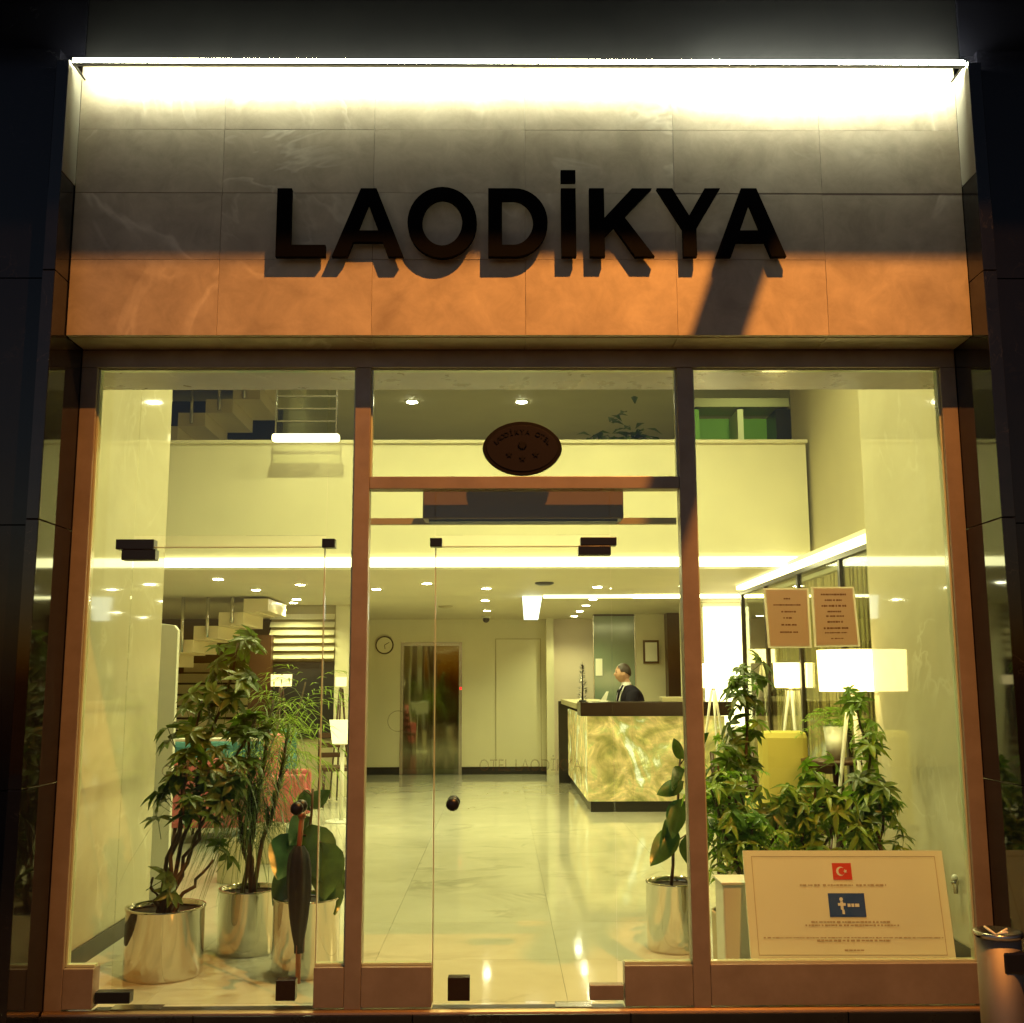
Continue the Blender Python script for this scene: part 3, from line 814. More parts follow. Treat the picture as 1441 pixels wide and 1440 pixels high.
# smoke detector, vents, camera dome
q = atZ(766, 820, ZC)
tag(MB().lathe((q.x, q.y, ZC - .03), [(.10, .03), (.10, .015), (.06, 0)], 24).build('ceiling_vent', M['skirt']), 'flat round dark ceiling vent near the middle', 'vent', 'round ceiling vents')
q = atZ(627, 853, ZC)
tag(MB().lathe((q.x, q.y, ZC - .03), [(.10, .03), (.10, .015), (.06, 0)], 24).build('ceiling_vent', M['wallolive']), 'smaller round ceiling vent farther back', 'vent', 'round ceiling vents')
q = atZ(684, 869, ZC - .02)
dm = thing('camera_dome', 'small dark dome camera on the ceiling before the back wall', 'security camera', (q.x, q.y, ZC - .1))
MB().sphere((q.x, q.y, ZC - .05), .055, 16, 10).build('dome', M['black'], dm); MB().lathe((q.x, q.y, ZC - .03), [(.07, 0), (.07, .03)], 16).build('base', M['white'], dm)
# projector-like cold lamp and track with cove on the right
a, b = atY(735, 837, 8.0), atY(763, 872, 8.0)
cl = thing('pendant_lamp', 'cold white tapering lamp hanging at the left end of the ceiling strip', 'lamp', ((a.x + b.x) / 2, 8.0, b.z))
MB().prism_xz([(a.x, ZC - .002), (b.x, ZC - .002), (b.x - .05, b.z), (a.x + .02, b.z)], 7.95, 8.05).build('lamp_body', M['coldwhite'], cl)
a = atZ(765, 838, ZC); b = atZ(1040, 840, ZC)
cs = thing('ceiling_strip', 'glowing ceiling strip running right from the cold lamp over the desk', 'light strip', ((a.x + b.x) / 2, a.y, ZC - .03))
bx('led_strip', M['cove'], (a.x, 1.6, a.y - .04, a.y + .04, ZC - .03, ZC - .001), cs)
bx('led_strip', M['cove2'], (1.601, 3.4, a.y - .07, a.y + .07, ZC - .03, ZC - .001), cs)

# hanging glass light box in the void
a, b = atY(391, 549, 4.45), atY(474, 612, 4.45); bb = atY(430, 623, 4.45)
hb = thing('hanging_light_box', 'glass light box with bright bottom tube hanging in front of the left parapet', 'lamp', ((a.x + b.x) / 2, 4.45, bb.z))
bx('lit_tube', M['panelwhite'], (a.x - .03, b.x + .03, 4.38, 4.46, bb.z, b.z), hb, .02)
for k in range(5):
    z = b.z + (a.z - b.z) * (k + 1) / 3.6
    bx('cross_bar', M['steel'], (a.x, b.x, 4.40, 4.42, z - .006, z + .006), hb)
for x in (a.x, b.x): bx('hanger', M['steel'], (x - .006, x + .006, 4.40, 4.42, b.z, ZT), hb)
bx('glass_sheet', M['glasspart'], (a.x, b.x, 4.425, 4.431, b.z + .002, b.z + 1.0), hb)

# ================================================================== LIFT, CLOCK
ep = thing('lift', 'mirror steel lift door set in the cream back wall', 'lift door', ((xe0 + xe1) / 2, YB, 0))
xm = (xe0 + xe1) / 2
M['liftmirror'] = mat('lift_mirror', (.24, .24, .17), .05, 1.0)
vv_ = coords(M['liftmirror'], 1, True, (2.6, 1, .35)); bump(M['liftmirror'], noise_t(M['liftmirror'], vv_, 1.2, 1), .12, .06)
bx('door_panel', M['liftmirror'], (xe0 + .05, xm - .003, YB + .03, YB + .05, 0.01, ze - .06), ep)
bx('door_panel', M['liftmirror'], (xm + .003, xe1 - .05, YB + .03, YB + .05, 0.01, ze - .06), ep)
for x0, x1 in ((xe0, xe0 + .05), (xe1 - .05, xe1)): bx('architrave', M['steel'], (x0, x1, YB - .01, YB + .06, 0.002, ze), ep)
bx('architrave', M['steel'], (xe0 + .05, xe1 - .05, YB - .01, YB + .06, ze - .06, ze), ep)
bx('call_light', M['ledred'], (xe1 - .035, xe1 - .005, YB - .02, YB - .011, 1.36, 1.40), ep)
q = atY(541, 908, YB - .05); ck = thing('wall_clock', 'round wall clock with dark rim on the back wall', 'clock', (q.x, YB, q.z - .15))
n = 32
for nm, r, y0, y1, m in (('rim', .150, YB - .045, YB - .001, M['black']), ('face', .128, YB - .049, YB - .0455, M['wall'])):
    MB().prism_xz([(q.x + r * math.cos(2 * PI * k / n), q.z + r * math.sin(2 * PI * k / n)) for k in range(n)], y0, y1).build(nm, m, ck)
for ang, ln in ((60, .09), (170, .065)):
    t = math.radians(ang); dx, dz = math.sin(t), math.cos(t)
    MB().prism_xz([(q.x - .005 * dz, q.z + .005 * dx), (q.x + dx * ln - .005 * dz, q.z + dz * ln + .005 * dx), (q.x + dx * ln + .005 * dz, q.z + dz * ln - .005 * dx), (q.x + .005 * dz, q.z - .005 * dx)], YB - .053, YB - .050).build('hand', M['black'], ck)

# ================================================================== RECEPTION
CY0, CX0 = 7.58, 1.0
zt = atY(880, 988, CY0).z
rc = thing('reception_desk', 'reception desk with backlit green and amber onyx front and dark top', 'desk', (1.9, 8, 0))
xb = [CX0, CX0 + .52, CX0 + 1.04, CX0 + 1.60]
for k in range(3): bx('onyx_panel', M['onyx'], (xb[k] + .002, xb[k + 1] - .002, CY0, CY0 + .03, .12, zt - .165), rc)
yb_ = [CY0 + .031, 8.8, 10.1, 11.3]
for k in range(3): bx('onyx_panel', M['onyx'], (CX0, CX0 + .03, yb_[k] + .002, yb_[k + 1] - .002, .12, zt - .165), rc)
bx('plinth', M['skirt'], (CX0 + .03, 2.62, CY0 + .02, CY0 + .5, 0, .119), rc)
bx('plinth', M['skirt'], (CX0 + .03, CX0 + .5, CY0 + .501, 11.3, 0, .119), rc)
bx('end_panel', M['skirt'], (CX0 - .14, CX0 + .30, 11.301, 11.36, 0, zt - .05), rc)
bx('worktop', M['darkbox'], (CX0 - .08, 2.7, CY0 - .06, CY0 + .50, zt - .16, zt), rc, .006)
bx('side_worktop', M['wallolive'], (CX0 - .10, CX0 + .45, CY0 + .501, 11.3, zt - .09, zt - .02), rc, .004)
bx('inner_carcass', M['wood'], (CX0 + .06, 2.6, CY0 + .06, CY0 + .45, .12, zt - .17), rc)
# things on the desk
q = atY(820, 988, CY0 + .2)
orn = thing('tree_ornament', 'small dark conical tree ornament on the left corner of the desk', 'ornament', (q.x, CY0 + .2, zt))
MB().lathe((q.x, CY0 + .2, zt + .001), [(.045, 0), (.045, .02)], 16).build('base', M['black'], orn)
mb = MB(); rnd = random.Random(4)
for i in range(150):
    h = rnd.random(); r = .085 * (1 - h) + .008; a_ = rnd.uniform(0, 2 * PI); p = Vector((q.x + r * math.cos(a_) * .6, CY0 + .2 + r * math.sin(a_) * .6, zt + .03 + h * .40))
    o_ = Vector((math.cos(a_), math.sin(a_), .5)) * .035; w = Vector((-math.sin(a_), math.cos(a_), 0)) * .010
    mb.add([p - w, p + w, p + o_], [(0, 1, 2)])
mb.tube([(q.x, CY0 + .2, zt + .02), (q.x, CY0 + .2, zt + .47)], .012, 6, .003)
mb.build('needles', M['black'], orn)
q = atY(850, 988, CY0 + .25)
mo = thing('card_holder', 'small clear leaning card holder on the desk left of the man', 'card holder', (q.x, CY0 + .25, zt))
MB().prism_xz([(q.x - .05, zt + .002), (q.x + .02, zt + .002), (q.x + .055, zt + .12), (q.x + .03, zt + .12)], CY0 + .22, CY0 + .25).build('card', M['white'], mo)
bx('foot', M['white'], (q.x - .05, q.x + .04, CY0 + .2, CY0 + .30, zt, zt + .006), mo)
a = atY(930, 984, CY0 + .1)
tag(bx('desk_box', M['wallolive'], (a.x, a.x + .32, CY0 - .02, CY0 + .25, zt, zt + .055), None, .004), 'flat pale box on the desk at the right of the man', 'box')
# reception back: teal glass door, picture, dark column
a, b = atY(835, 868, 11.6), atY(892, 868, 11.6)
tg = thing('back_office_screen', 'teal glass screen behind the reception desk', 'glass screen', ((a.x + b.x) / 2, 11.6, 0))
bx('glass_sheet', M['glassteal'], (a.x, b.x, 11.6, 11.62, .01, ZC - .03), tg)
bx('post', M['steel'], (a.x - .012, a.x, 11.59, 11.63, 0, ZC - .001), tg); bx('post', M['steel'], (b.x, b.x + .012, 11.59, 11.63, 0, ZC - .001), tg)
bx('head_rail', M['skirt'], (a.x, b.x, 11.59, 11.63, ZC - .03, ZC - .001), tg)
q0, q1 = atY(838, 927, 11.58), atY(848, 951, 11.58)
tag(bx('notice_card', M['paperedge'], (q0.x, q1.x, 11.585, 11.598, q1.z, q0.z)), 'pale yellow card on the teal glass behind the desk', 'card')
bx('office_wall', M['wall'], (b.x + .013, atY(938, 900, 11.6).x, 11.6, 11.7, 0, ZC - .001), None, kind='structure')
a, b = atY(937, 868, 11.4), atY(958, 868, 11.4)
tag(bx('dark_column', M['wood'], (a.x, b.x, 11.3, 11.58, 0, ZC - .001)), 'dark brown wooden column behind the right of the desk', 'column')
a, b = atY(905, 901, 11.55), atY(928, 934, 11.55)
pfm = thing('picture_frame', 'small framed certificate on the wall behind the man', 'picture', ((a.x + b.x) / 2, 11.58, b.z))
bx('frame', M['wood'], (a.x, b.x, 11.565, 11.598, b.z, a.z), pfm); bx('sheet', M['paperedge'], (a.x + .03, b.x - .03, 11.558, 11.564, b.z + .035, a.z - .035), pfm)

# ================================================================== RIGHT SIDE: partition, lamps, seating
XP = 2.63
pt_ = thing('glass_partition', 'glass partition with dark frame at the right of the lobby', 'partition', (XP, 4, 0))
for y in (YR + .1, 3.1, 4.3, 5.5, 6.55):
    bx('mullion', M['skirt'], (XP - .02, XP + .02, y - .025, y + .025, 0, 2.40), pt_)
bx('head_rail', M['skirt'], (XP - .03, XP + .03, YR + .05, 6.58, 2.401, 2.44), pt_)
ys = [YR + .1, 3.1, 4.3, 5.5, 6.55]
for a, b in zip(ys, ys[1:]): bx('pane', M['glasspart'], (XP - .005, XP + .005, a + .026, b - .026, .02, 2.40), pt_)
lt = thing('partition_cove', 'slanting bright light ledge along the top of the glass partition', 'light strip', (XP, 4, 2.44))
bx('led_strip', M['panelwhite'], (XP - .06, XP + .05, YR + .02, 6.58, 2.46, 2.50), lt)
vb = thing('vertical_blind', 'pale vertical blind hanging behind the glass partition', 'blind', (2.95, 4, 0))
mb0 = MB().box(-.004, .004, -.045, .045, 0, 2.36); mb0v = mb0.mesh('blind_slat'); mb0v.materials.append(M['blind'])
y = 2.05
while y < 6.5:
    inst('blind_slat', mb0v, vb, (2.95, y, .06), (0, 0, random.uniform(-.35, .1))); y += .105
bx('head_track', M['white'], (2.92, 2.98, 2.0, 6.5, 2.43, 2.47), vb)
# beige pillar and lamp-lit wall right of the desk, its brightness painted as emission
a, b = atY(962, 900, 8.9), atY(990, 900, 8.9)
tag(bx('pillar', M['wall'], (a.x, b.x, 8.9, 9.2, 0, ZC - .001)), 'beige pillar at the right end of the reception desk', 'pillar')
a, b = atY(990, 900, 9.1), atY(1042, 900, 9.1)
bw = thing('glowing_wall', 'glaring white lit wall behind the floor lamps, its light painted as glow', 'light panel', ((a.x + b.x) / 2, 9.1, .8))
bx('glow_panel', M['panelwhite'], (a.x + .01, b.x + .12, 9.1, 9.14, .9, ZC - .06), bw)
bx('panel_frame', M['white'], (a.x + .01, b.x + .12, 9.145, 9.2, 0.0, ZC - .002), bw)

def floor_lamp(label, c, zb_, zt_, r, legs=.34, m='shade', watts=22, wood='white', group='drum shade tripod floor lamps'):
    t = thing('floor_lamp', label, 'floor lamp', (c[0], c[1], 0), group)
    MB().lathe((c[0], c[1], zb_), [(r * .97, 0), (r, zt_ - zb_)], 36, False).build('lamp_shade', M[m], t)
    MB().lathe((c[0], c[1], zb_ + .015), [(r * .94, 0), (r * .94, .004)], 36).build('diffuser', M[m], t)
    MB().tube([(c[0], c[1], zb_ - .04), (c[0], c[1], zb_ + .014)], .02, 10).build('neck', M['steel'], t)
    for k in range(3):
        a_ = 2 * PI * k / 3 + .5
        MB().tube([(c[0] + .02 * math.cos(a_), c[1] + .02 * math.sin(a_), zb_ - .03), (c[0] + legs * math.cos(a_), c[1] + legs * math.sin(a_), 0.012)], .014, 8, .010).build('leg', M[wood], t)
    if watts:
        d = bpy.data.lights.new('lamp', 'POINT'); d.energy = watts; d.color = (1, .80, .38); d.shadow_soft_size = .10
        for dz in (-.06,):
            o = bpy.data.objects.new('lamp', d); COL.objects.link(o); o.parent = t; o.location = (0, 0, zb_ + dz)
    return t
yA = 2.12
zA0, zA1 = atY(1190, 973, yA).z, atY(1190, 915, yA).z
cA = atY(1152, 945, yA); rA = .215
floor_lamp('largest floor lamp, glowing shade half hidden by the right marble wall', (cA.x + rA, yA), zA0, zA1, rA, .22, watts=0)
for px0, px1, py0, py1, Y, lab in ((1090, 1135, 933, 968, 4.6, 'middle floor lamp with glowing drum shade below the paper notices'),
                                    (1052, 1094, 914, 933, 7.4, 'farthest floor lamp, small shade behind the partition frame'),
                                    (984, 1022, 934, 968, 6.3, 'floor lamp just right of the right frame post, before the bright wall')):
    a, b = atY(px0, py1, Y), atY(px1, py0, Y)
    floor_lamp(lab, ((a.x + b.x) / 2, Y), a.z, b.z, (b.x - a.x) / 2, .25, 'shade', 0)
# ---- seating
def armchair(label, x, y, w, d, hback, m, rot=0.0, seat_h=.42, arm=.62, group=None):
    t = thing('armchair', label, 'armchair', (x, y, 0), group)
    def part(nm, x0, x1, y0, y1, z0, z1, mm, bv=.03):
        MB().box(x + x0, x + x1, y + y0, y + y1, z0, z1).build(nm, mm, t, bv)
    part('seat', -w / 2 + .1, w / 2 - .1, -d / 2 + .02, d / 2 - .12, .18, seat_h, m)
    part('backrest', -w / 2 + .02, w / 2 - .02, d / 2 - .12, d / 2 + .02, .15, hback, m, .05)
    part('arm', -w / 2, -w / 2 + .1, -d / 2, d / 2 - .12, .15, arm, m)
    part('arm', w / 2 - .1, w / 2, -d / 2, d / 2 - .12, .15, arm, m)
    for sx in (-1, 1):
        for sy in (-1, 1):
            cxx, cyy = x + sx * (w / 2 - .08), y + sy * (d / 2 - .08)
            MB().tube([(cxx, cyy, .16), (cxx + sx * .02, cyy + sy * .02, 0)], .02, 8, .013).build('leg', M['wood'], t)
    t.rotation_euler = (0, 0, rot)
    return t
gs = 'armchairs in the left sitting area'
q = atZ(330, 1190, 0)
armchair('dusty pink armchair seen from behind, behind the tall leafy plant', -2.62, 5.55, .98, .8, .78, M['pink'], PI, arm=.6, group=gs)
armchair('pink high backed armchair side on, right of the other pink one', -2.12, 5.9, .78, .40, .98, M['pink'], PI / 2 + .1, arm=.60, group=gs)
armchair('teal armchair half behind the white totem', -3.30, 6.7, .9, .8, .84, M['teal'], .3, group=gs)
armchair('teal armchair at the back of the left sitting area by the stairs', -2.9, 8.0, .9, .8, .92, M['teal'], .1, group=gs)
# mustard armchair on the right, back to the window
a, b = atY(1060, 1028, 2.9), atY(1140, 1130, 2.9)
armchair('mustard high backed armchair in the right sitting area', (a.x + b.x) / 2, 3.1, b.x - a.x, .62, a.z, M['mustard'], PI, .45, .6)
# dark wooden chairs on the right
def wood_chair(label, x, y, rot, group='dark wooden chairs on the right'):
    t = thing('wooden_chair', label, 'chair', (x, y, 0), group)
    MB().box(x - .22, x + .22, y - .22, y + .22, .42, .47).build('seat', M['wood'], t, .01)
    for sx in (-1, 1):
        MB().tube([(x + sx * .2, y + .2, .47), (x + sx * .19, y + .26, .92)], .018, 8).build('back_post', M['wood'], t)
        for sy in (-1, 1): MB().tube([(x + sx * .19, y + sy * .19, .42), (x + sx * .2, y + sy * .2, 0)], .02, 8, .014).build('leg', M['wood'], t)
    for k in range(3): MB().box(x - .19, x + .19, y + .215 + .012 * k, y + .235 + .012 * k, .56 + .12 * k, .62 + .12 * k).build('back_slat', M['wood'], t)
    t.rotation_euler = (0, 0, rot); return t
wood_chair('dark wooden chair under the fern pot, left one by the partition', 1.95, 3.4, .4)
wood_chair('dark wooden chair below the largest floor lamp', 2.2, 2.75, -.5)
# fern pot on a small table
q = atY(1176, 1068, 2.6)
tbx = thing('side_table', 'small dark side table under the white fern pot', 'table', (q.x, 2.6, 0))
MB().lathe((q.x, 2.6, q.z - .03), [(.24, 0), (.24, .028)], 28).build('table_top', M['wood'], tbx); MB().tube([(q.x, 2.6, 0.02), (q.x, 2.6, q.z - .03)], .025, 10).build('leg', M['wood'], tbx)
MB().lathe((q.x, 2.6, 0), [(.17, 0), (.15, .02)], 24).build('base', M['wood'], tbx)

# ================================================================== PLANTS
def leaflet(mb, o, d, ln, w, droop=.25, seg=3, up=Vector((0, 0, 1)), fold=.25):
    d = d.normalized(); side = d.cross(up)
    if side.length < .05: side = Vector((1, 0, 0))
    side.normalize(); nrm = side.cross(d)
    pts = []
    for i in range(seg + 1):
        t = i / seg; c_ = o + d * ln * t - up * droop * ln * t * t
        ww = w * math.sin(PI * (t ** .8) * .97 + .05) if 0 < i < seg else w * (.08 if i else .12)
        pts.append((c_ - side * ww / 2 + nrm * ww * fold, c_, c_ + side * ww / 2 + nrm * ww * fold))
    vs = [p for tr in pts for p in tr]; fs = []
    for i in range(seg):
        a = i * 3; fs += [(a, a + 1, a + 4, a + 3), (a + 1, a + 2, a + 5, a + 4)]
    mb.add(vs, fs, True)
def compound(n, ln, w, rnd, droop=.5):
    mb = MB(); mb.tube([(0, 0, -.10), (0, 0, 0)], .002, 4)
    for k in range(n):
        a = 2 * PI * k / n + rnd.uniform(-.2, .2); e = rnd.uniform(-.35, .25)
        leaflet(mb, Vector((0, 0, 0)), Vector((math.cos(a), math.sin(a), e)), ln * rnd.uniform(.75, 1.1), w * rnd.uniform(.85, 1.1), droop * rnd.uniform(.5, 1.2))
    return mb.mesh('leaf')
def leafset(key, n, ln, w, seed, droop=.5, k=4):
    rnd = random.Random(seed); out = []
    for i in range(k):
        me = compound(n, ln, w, rnd, droop); me.materials.append(M[key]); out.append(me)
    return out
SCH_D = leafset('leafdark', 8, .105, .044, 1, .22); SCH_M = leafset('leafmid', 7, .075, .028, 2, .3) + leafset('leafmid', 5, .105, .034, 9, .5); SCH_L = leafset('leaflime', 6, .085, .03, 5)
def pot(t, x, y, r, h, m='mirror', rim=True):
    MB().lathe((x, y, 0.002), [(r * .985, 0), (r, .01), (r, h - .012), (r * 1.02, h - .008), (r * 1.02, h), (r * .93, h), (r * .93, h - .03)], 48, False).build('pot', M[m], t)
    MB().lathe((x, y, 0.004), [(r * .93, 0), (r * .93, h - .035)], 32).build('soil', M['soil'], t)
def wander(p0, p1, rnd, n=6, amp=.03):
    p0, p1 = Vector(p0), Vector(p1); out = []
    for i in range(n + 1):
        t = i / n; q = p0.lerp(p1, t); k = math.sin(PI * t)
        out.append(q + Vector((rnd.uniform(-amp, amp), rnd.uniform(-amp, amp), 0)) * k)
    return out
def schefflera(label, base, potr, poth, stems, leaves, seed, pm='mirror', group=None, sets=None, nl=60, spread=.17, cat='plant'):
    """stems: list of (top point, first leaf fraction)"""
    rnd = random.Random(seed); x, y = base
    t = thing('umbrella_plant', label, cat, (x, y, 0), group)
    pot(t, x, y, potr, poth, pm)
    tot = sum(s[2] for s in stems)
    for top, f0, wgt in stems:
        path = wander((x + rnd.uniform(-.05, .05), y + rnd.uniform(-.05, .05), poth - .04), top, rnd, 8, .035)
        MB().tube(path, .013, 7, .006).build('stem', M['trunk'], t)
        for i in range(int(nl * wgt / tot)):
            f = f0 + (1 - f0) * (rnd.random() ** .8); k = f * 8; i0 = min(int(k), 7)
            c_ = path[i0].lerp(path[i0 + 1], k - i0)
            a = rnd.uniform(0, 2 * PI); r = spread * (.35 + .75 * rnd.random()) * (1.1 - .45 * f)
            q = c_ + Vector((math.cos(a) * r, math.sin(a) * r * .8, rnd.uniform(-.02, .10)))
            tilt = rnd.uniform(.2, 1.1)
            rot = (Matrix.Rotation(a, 4, 'Z') @ Matrix.Rotation(tilt, 4, 'Y') @ Matrix.Rotation(rnd.uniform(0, 6), 4, 'Z')).to_euler()
            me = rnd.choice(rnd.choice(sets))
            inst('leaf', me, t, q, rot, rnd.uniform(.65, 1.25))
    return t
# left tall plant in pot one
y1 = .64; c1 = atZ(230, 1392, 0); r1 = .198; x1 = atY(231, 1330, y1).x; h1 = atY(231, 1275, y1).z
def T(px, py, Y): q = atY(px, py, Y); return (q.x, q.y, q.z)
schefflera('tall dark umbrella plant in the leftmost polished steel pot', (x1, y1), r1, h1,
           [(T(335, 905, .95), .42, 5), (T(285, 985, .8), .45, 2), (T(215, 1235, .5), .5, .35), (T(300, 1210, .75), .6, .35), (T(360, 1010, 1.0), .5, 2.5), (T(265, 1070, .6), .6, 1.2), (T(315, 1080, .7), .6, 1.5)], None, 11, sets=[SCH_D], nl=104, spread=.20)
# right planters
schefflera('tall umbrella plant in the right window with its top against the bright wall', (1.36, .95), .16, .30,
           [(T(1048, 940, 1.1), .25, 5), (T(1010, 1075, .8), .35, 2.4), (T(1095, 1120, .9), .4, 2)], None, 21, 'concrete', 'plants behind the information board', [SCH_D, SCH_M], 85, .17)
schefflera('low umbrella plant at the left end of the right window', (1.22, .62), .13, .30,
           [(T(1000, 1110, .65), .3, 2), (T(1035, 1100, .7), .3, 2), (T(1060, 1160, .6), .35, 2)], None, 22, 'concrete', 'plants behind the information board', [SCH_M], 66, .16)
schefflera('umbrella plant in the middle of the right window behind the board', (1.75, .9), .15, .30,
           [(T(1115, 1130, .9), .35, 2), (T(1150, 1090, .95), .4, 2), (T(1170, 1140, .9), .4, 1.5)], None, 23, 'concrete', 'plants behind the information board', [SCH_M, SCH_L, SCH_M], 72, .17)
schefflera('bushy umbrella plant farther inside the right window', (1.55, 1.9), .16, .30,
           [(T(1030, 1050, 1.9), .2, 2), (T(1000, 1080, 1.8), .2, 2), (T(1100, 1150, 1.9), .3, 1.5)], None, 25, 'concrete', 'plants behind the information board', [SCH_M, SCH_M, SCH_D], 62, .26)
schefflera('drooping umbrella plant against the right marble wall', (2.12, .85), .15, .32,
           [(T(1205, 990, 1.25), .2, 3), (T(1235, 1110, 1.0), .35, 3), (T(1180, 1140, .9), .4, 2)], None, 24, 'concrete', 'plants behind the information board', [SCH_M, SCH_M, SCH_D, SCH_L], 92, .16)
# grassy ponytail plant in pot two
def grassy(label, x, y, r, h, crown, n, ln, seed, matk='leaflong', pm='mirror', stems=1, droop=1.0, zc=(0,)):
    rnd = random.Random(seed); t = thing('ponytail_plant', label, 'plant', (x, y, 0))
    pot(t, x, y, r, h, pm)
    for top in crown:
        path = wander((x + rnd.uniform(-.04, .04), y + rnd.uniform(-.04, .04), h - .04), top, rnd, 6, .02)
        MB().tube(path, .014, 7, .008).build('stem', M['trunk'], t)
        mb = MB()
        for i in range(n):
            f = rnd.uniform(.35, 1.0); k = f * 6; i0 = min(int(k), 5); o = path[i0].lerp(path[i0 + 1], k - i0)
            a = rnd.uniform(0, 2 * PI); el = rnd.uniform(.1, 1.25); d = Vector((math.cos(a) * math.cos(el), math.sin(a) * math.cos(el), math.sin(el)))
            l_ = ln * rnd.uniform(.6, 1.15); vel = d * l_ / 6; p = o.copy(); w = .0045; sd = d.cross(Vector((0, 0, 1)))
            if sd.length < .1: sd = Vector((1, 0, 0))
            sd.normalize(); vs = []
            for s_ in range(7):
                ww = w * (1 - s_ / 6.3); vs += [p - sd * ww, p + sd * ww]; p = p + vel; vel = vel + Vector((0, 0, -1)) * l_ * .045 * droop
            mb.add(vs, [(2 * q_, 2 * q_ + 1, 2 * q_ + 3, 2 * q_ + 2) for q_ in range(6)], True)
        mb.build('foliage', M[matk], t, kind='stuff')
    return t
y2 = 1.12; x2 = atY(349, 1300, y2).x; h2 = atY(349, 1250, y2).z
grassy('grassy drooping plant in the second steel pot from the left', x2, y2, .165, h2, [T(350, 1040, y2), T(385, 985, y2 + .1), T(320, 1080, y2 - .1), T(405, 1030, y2), T(350, 1110, y2)], 105, .56, 5, droop=1.7)
# rubber plant type with large leaves
def bigleaf_mesh(ln, w, seed, key='leafbig'):
    rnd = random.Random(seed); mb = MB(); n = 8
    vs = []
    for i in range(n + 1):
        t = i / n; wd = w / 2 * (math.sin(PI * t ** .75) ** .8 if 0 < t < 1 else .02); z = -.22 * ln * t * t
        for s_ in (-1, -.5, 0, .5, 1): vs.append((s_ * wd, ln * t, z + abs(s_) * wd * .30 + .004 * math.sin(9 * t + s_)))
    fs = [(i * 5 + k, i * 5 + k + 1, i * 5 + k + 6, i * 5 + k + 5) for i in range(n) for k in range(4)]
    mb.add(vs, fs, True); me = mb.mesh('leaf'); me.materials.append(M[key]); return me
BIG = [bigleaf_mesh(.24, .125, s) for s in (1, 2, 3)]; BIG2 = [bigleaf_mesh(.22, .16, s) for s in (4, 5)]
def rubber(label, x, y, r, h, stemtop, leaves, meshes, seed, pm='mirror'):
    rnd = random.Random(seed); t = thing('rubber_plant', label, 'plant', (x, y, 0)); pot(t, x, y, r, h, pm)
    for st in stemtop: MB().tube(wander((x + rnd.uniform(-.02, .02), y, h - .04), st, rnd, 6, .01), .010, 8, .006).build('stem', M['trunk'], t)
    for (px, py, Y, yaw, pitch, roll, sc) in leaves:
        q = atY(px, py, Y)
        rot = (Matrix.Rotation(roll, 4, 'Z') @ Matrix.Rotation(yaw, 4, 'Y') @ Matrix.Rotation(pitch, 4, 'X')).to_euler()
        inst('leaf', rnd.choice(meshes), t, q, rot, sc)
        # petiole towards the stem
        s0 = Vector(stemtop[0]); k = max(.15, min(1, (q.z - h) / max(.05, s0.z - h))); base = Vector((x, y, h)).lerp(s0, k)
        base.z -= .03
        MB().tube([base, q], .004, 5).build('petiole', M['trunk'], t)
    return t
y4 = 1.12; x4 = atY(950, 1290, y4).x; h4 = atY(945, 1240, y4).z
rubber('rubber plant with big glossy leaves in the steel pot beside the right post', x4, y4, .158, h4, [T(958, 1060, y4 + .02)],
       [(960, 1124, y4 - .03, .45, -1.75, .2, 1.0), (953, 1165, y4 - .05, .65, -1.8, -.2, 1.1), (964, 1084, y4, 1.15, -1.5, .9, .95), (963, 1068, y4, 2.5, -1.5, .5, .62),
        (968, 1120, y4 + .04, -.5, -1.6, -.5, .9), (965, 1175, y4 + .05, -.25, -1.5, .6, .9), (962, 1100, y4 - .06, 1.0, -2.2, -.6, .75), (950, 1160, y4 + .04, 1.3, -1.3, 1.1, .85), (970, 1060, y4, -2.3, -1.4, .3, .7)], BIG, 31)
y3 = .66; x3 = atY(431, 1310, y3).x; h3 = atY(431, 1262, y3).z
rubber('broad leafed plant in the steel pot behind the umbrella', x3, y3, .172, h3, [T(440, 1110, y3)],
       [(437, 1160, y3 - .03, -.25, -1.7, .1, 1.35), (452, 1185, y3 - .05, -.30, -1.75, -.3, 1.35), (414, 1172, y3 - .08, .45, -1.8, .4, 1.15), (436, 1150, y3, .9, -1.5, .9, .9), (428, 1112, y3, -.4, -1.4, .8, .55),
        (462, 1235, y3 - .02, -.2, -1.7, .2, .85), (446, 1215, y3, -.9, -1.6, .3, .95), (408, 1215, y3, .3, -1.6, -.4, 1.0), (436, 1135, y3 + .03, -2.2, -1.4, .4, .6), (425, 1200, y3 + .05, .1, -1.5, .2, 1.1)], BIG2, 37)
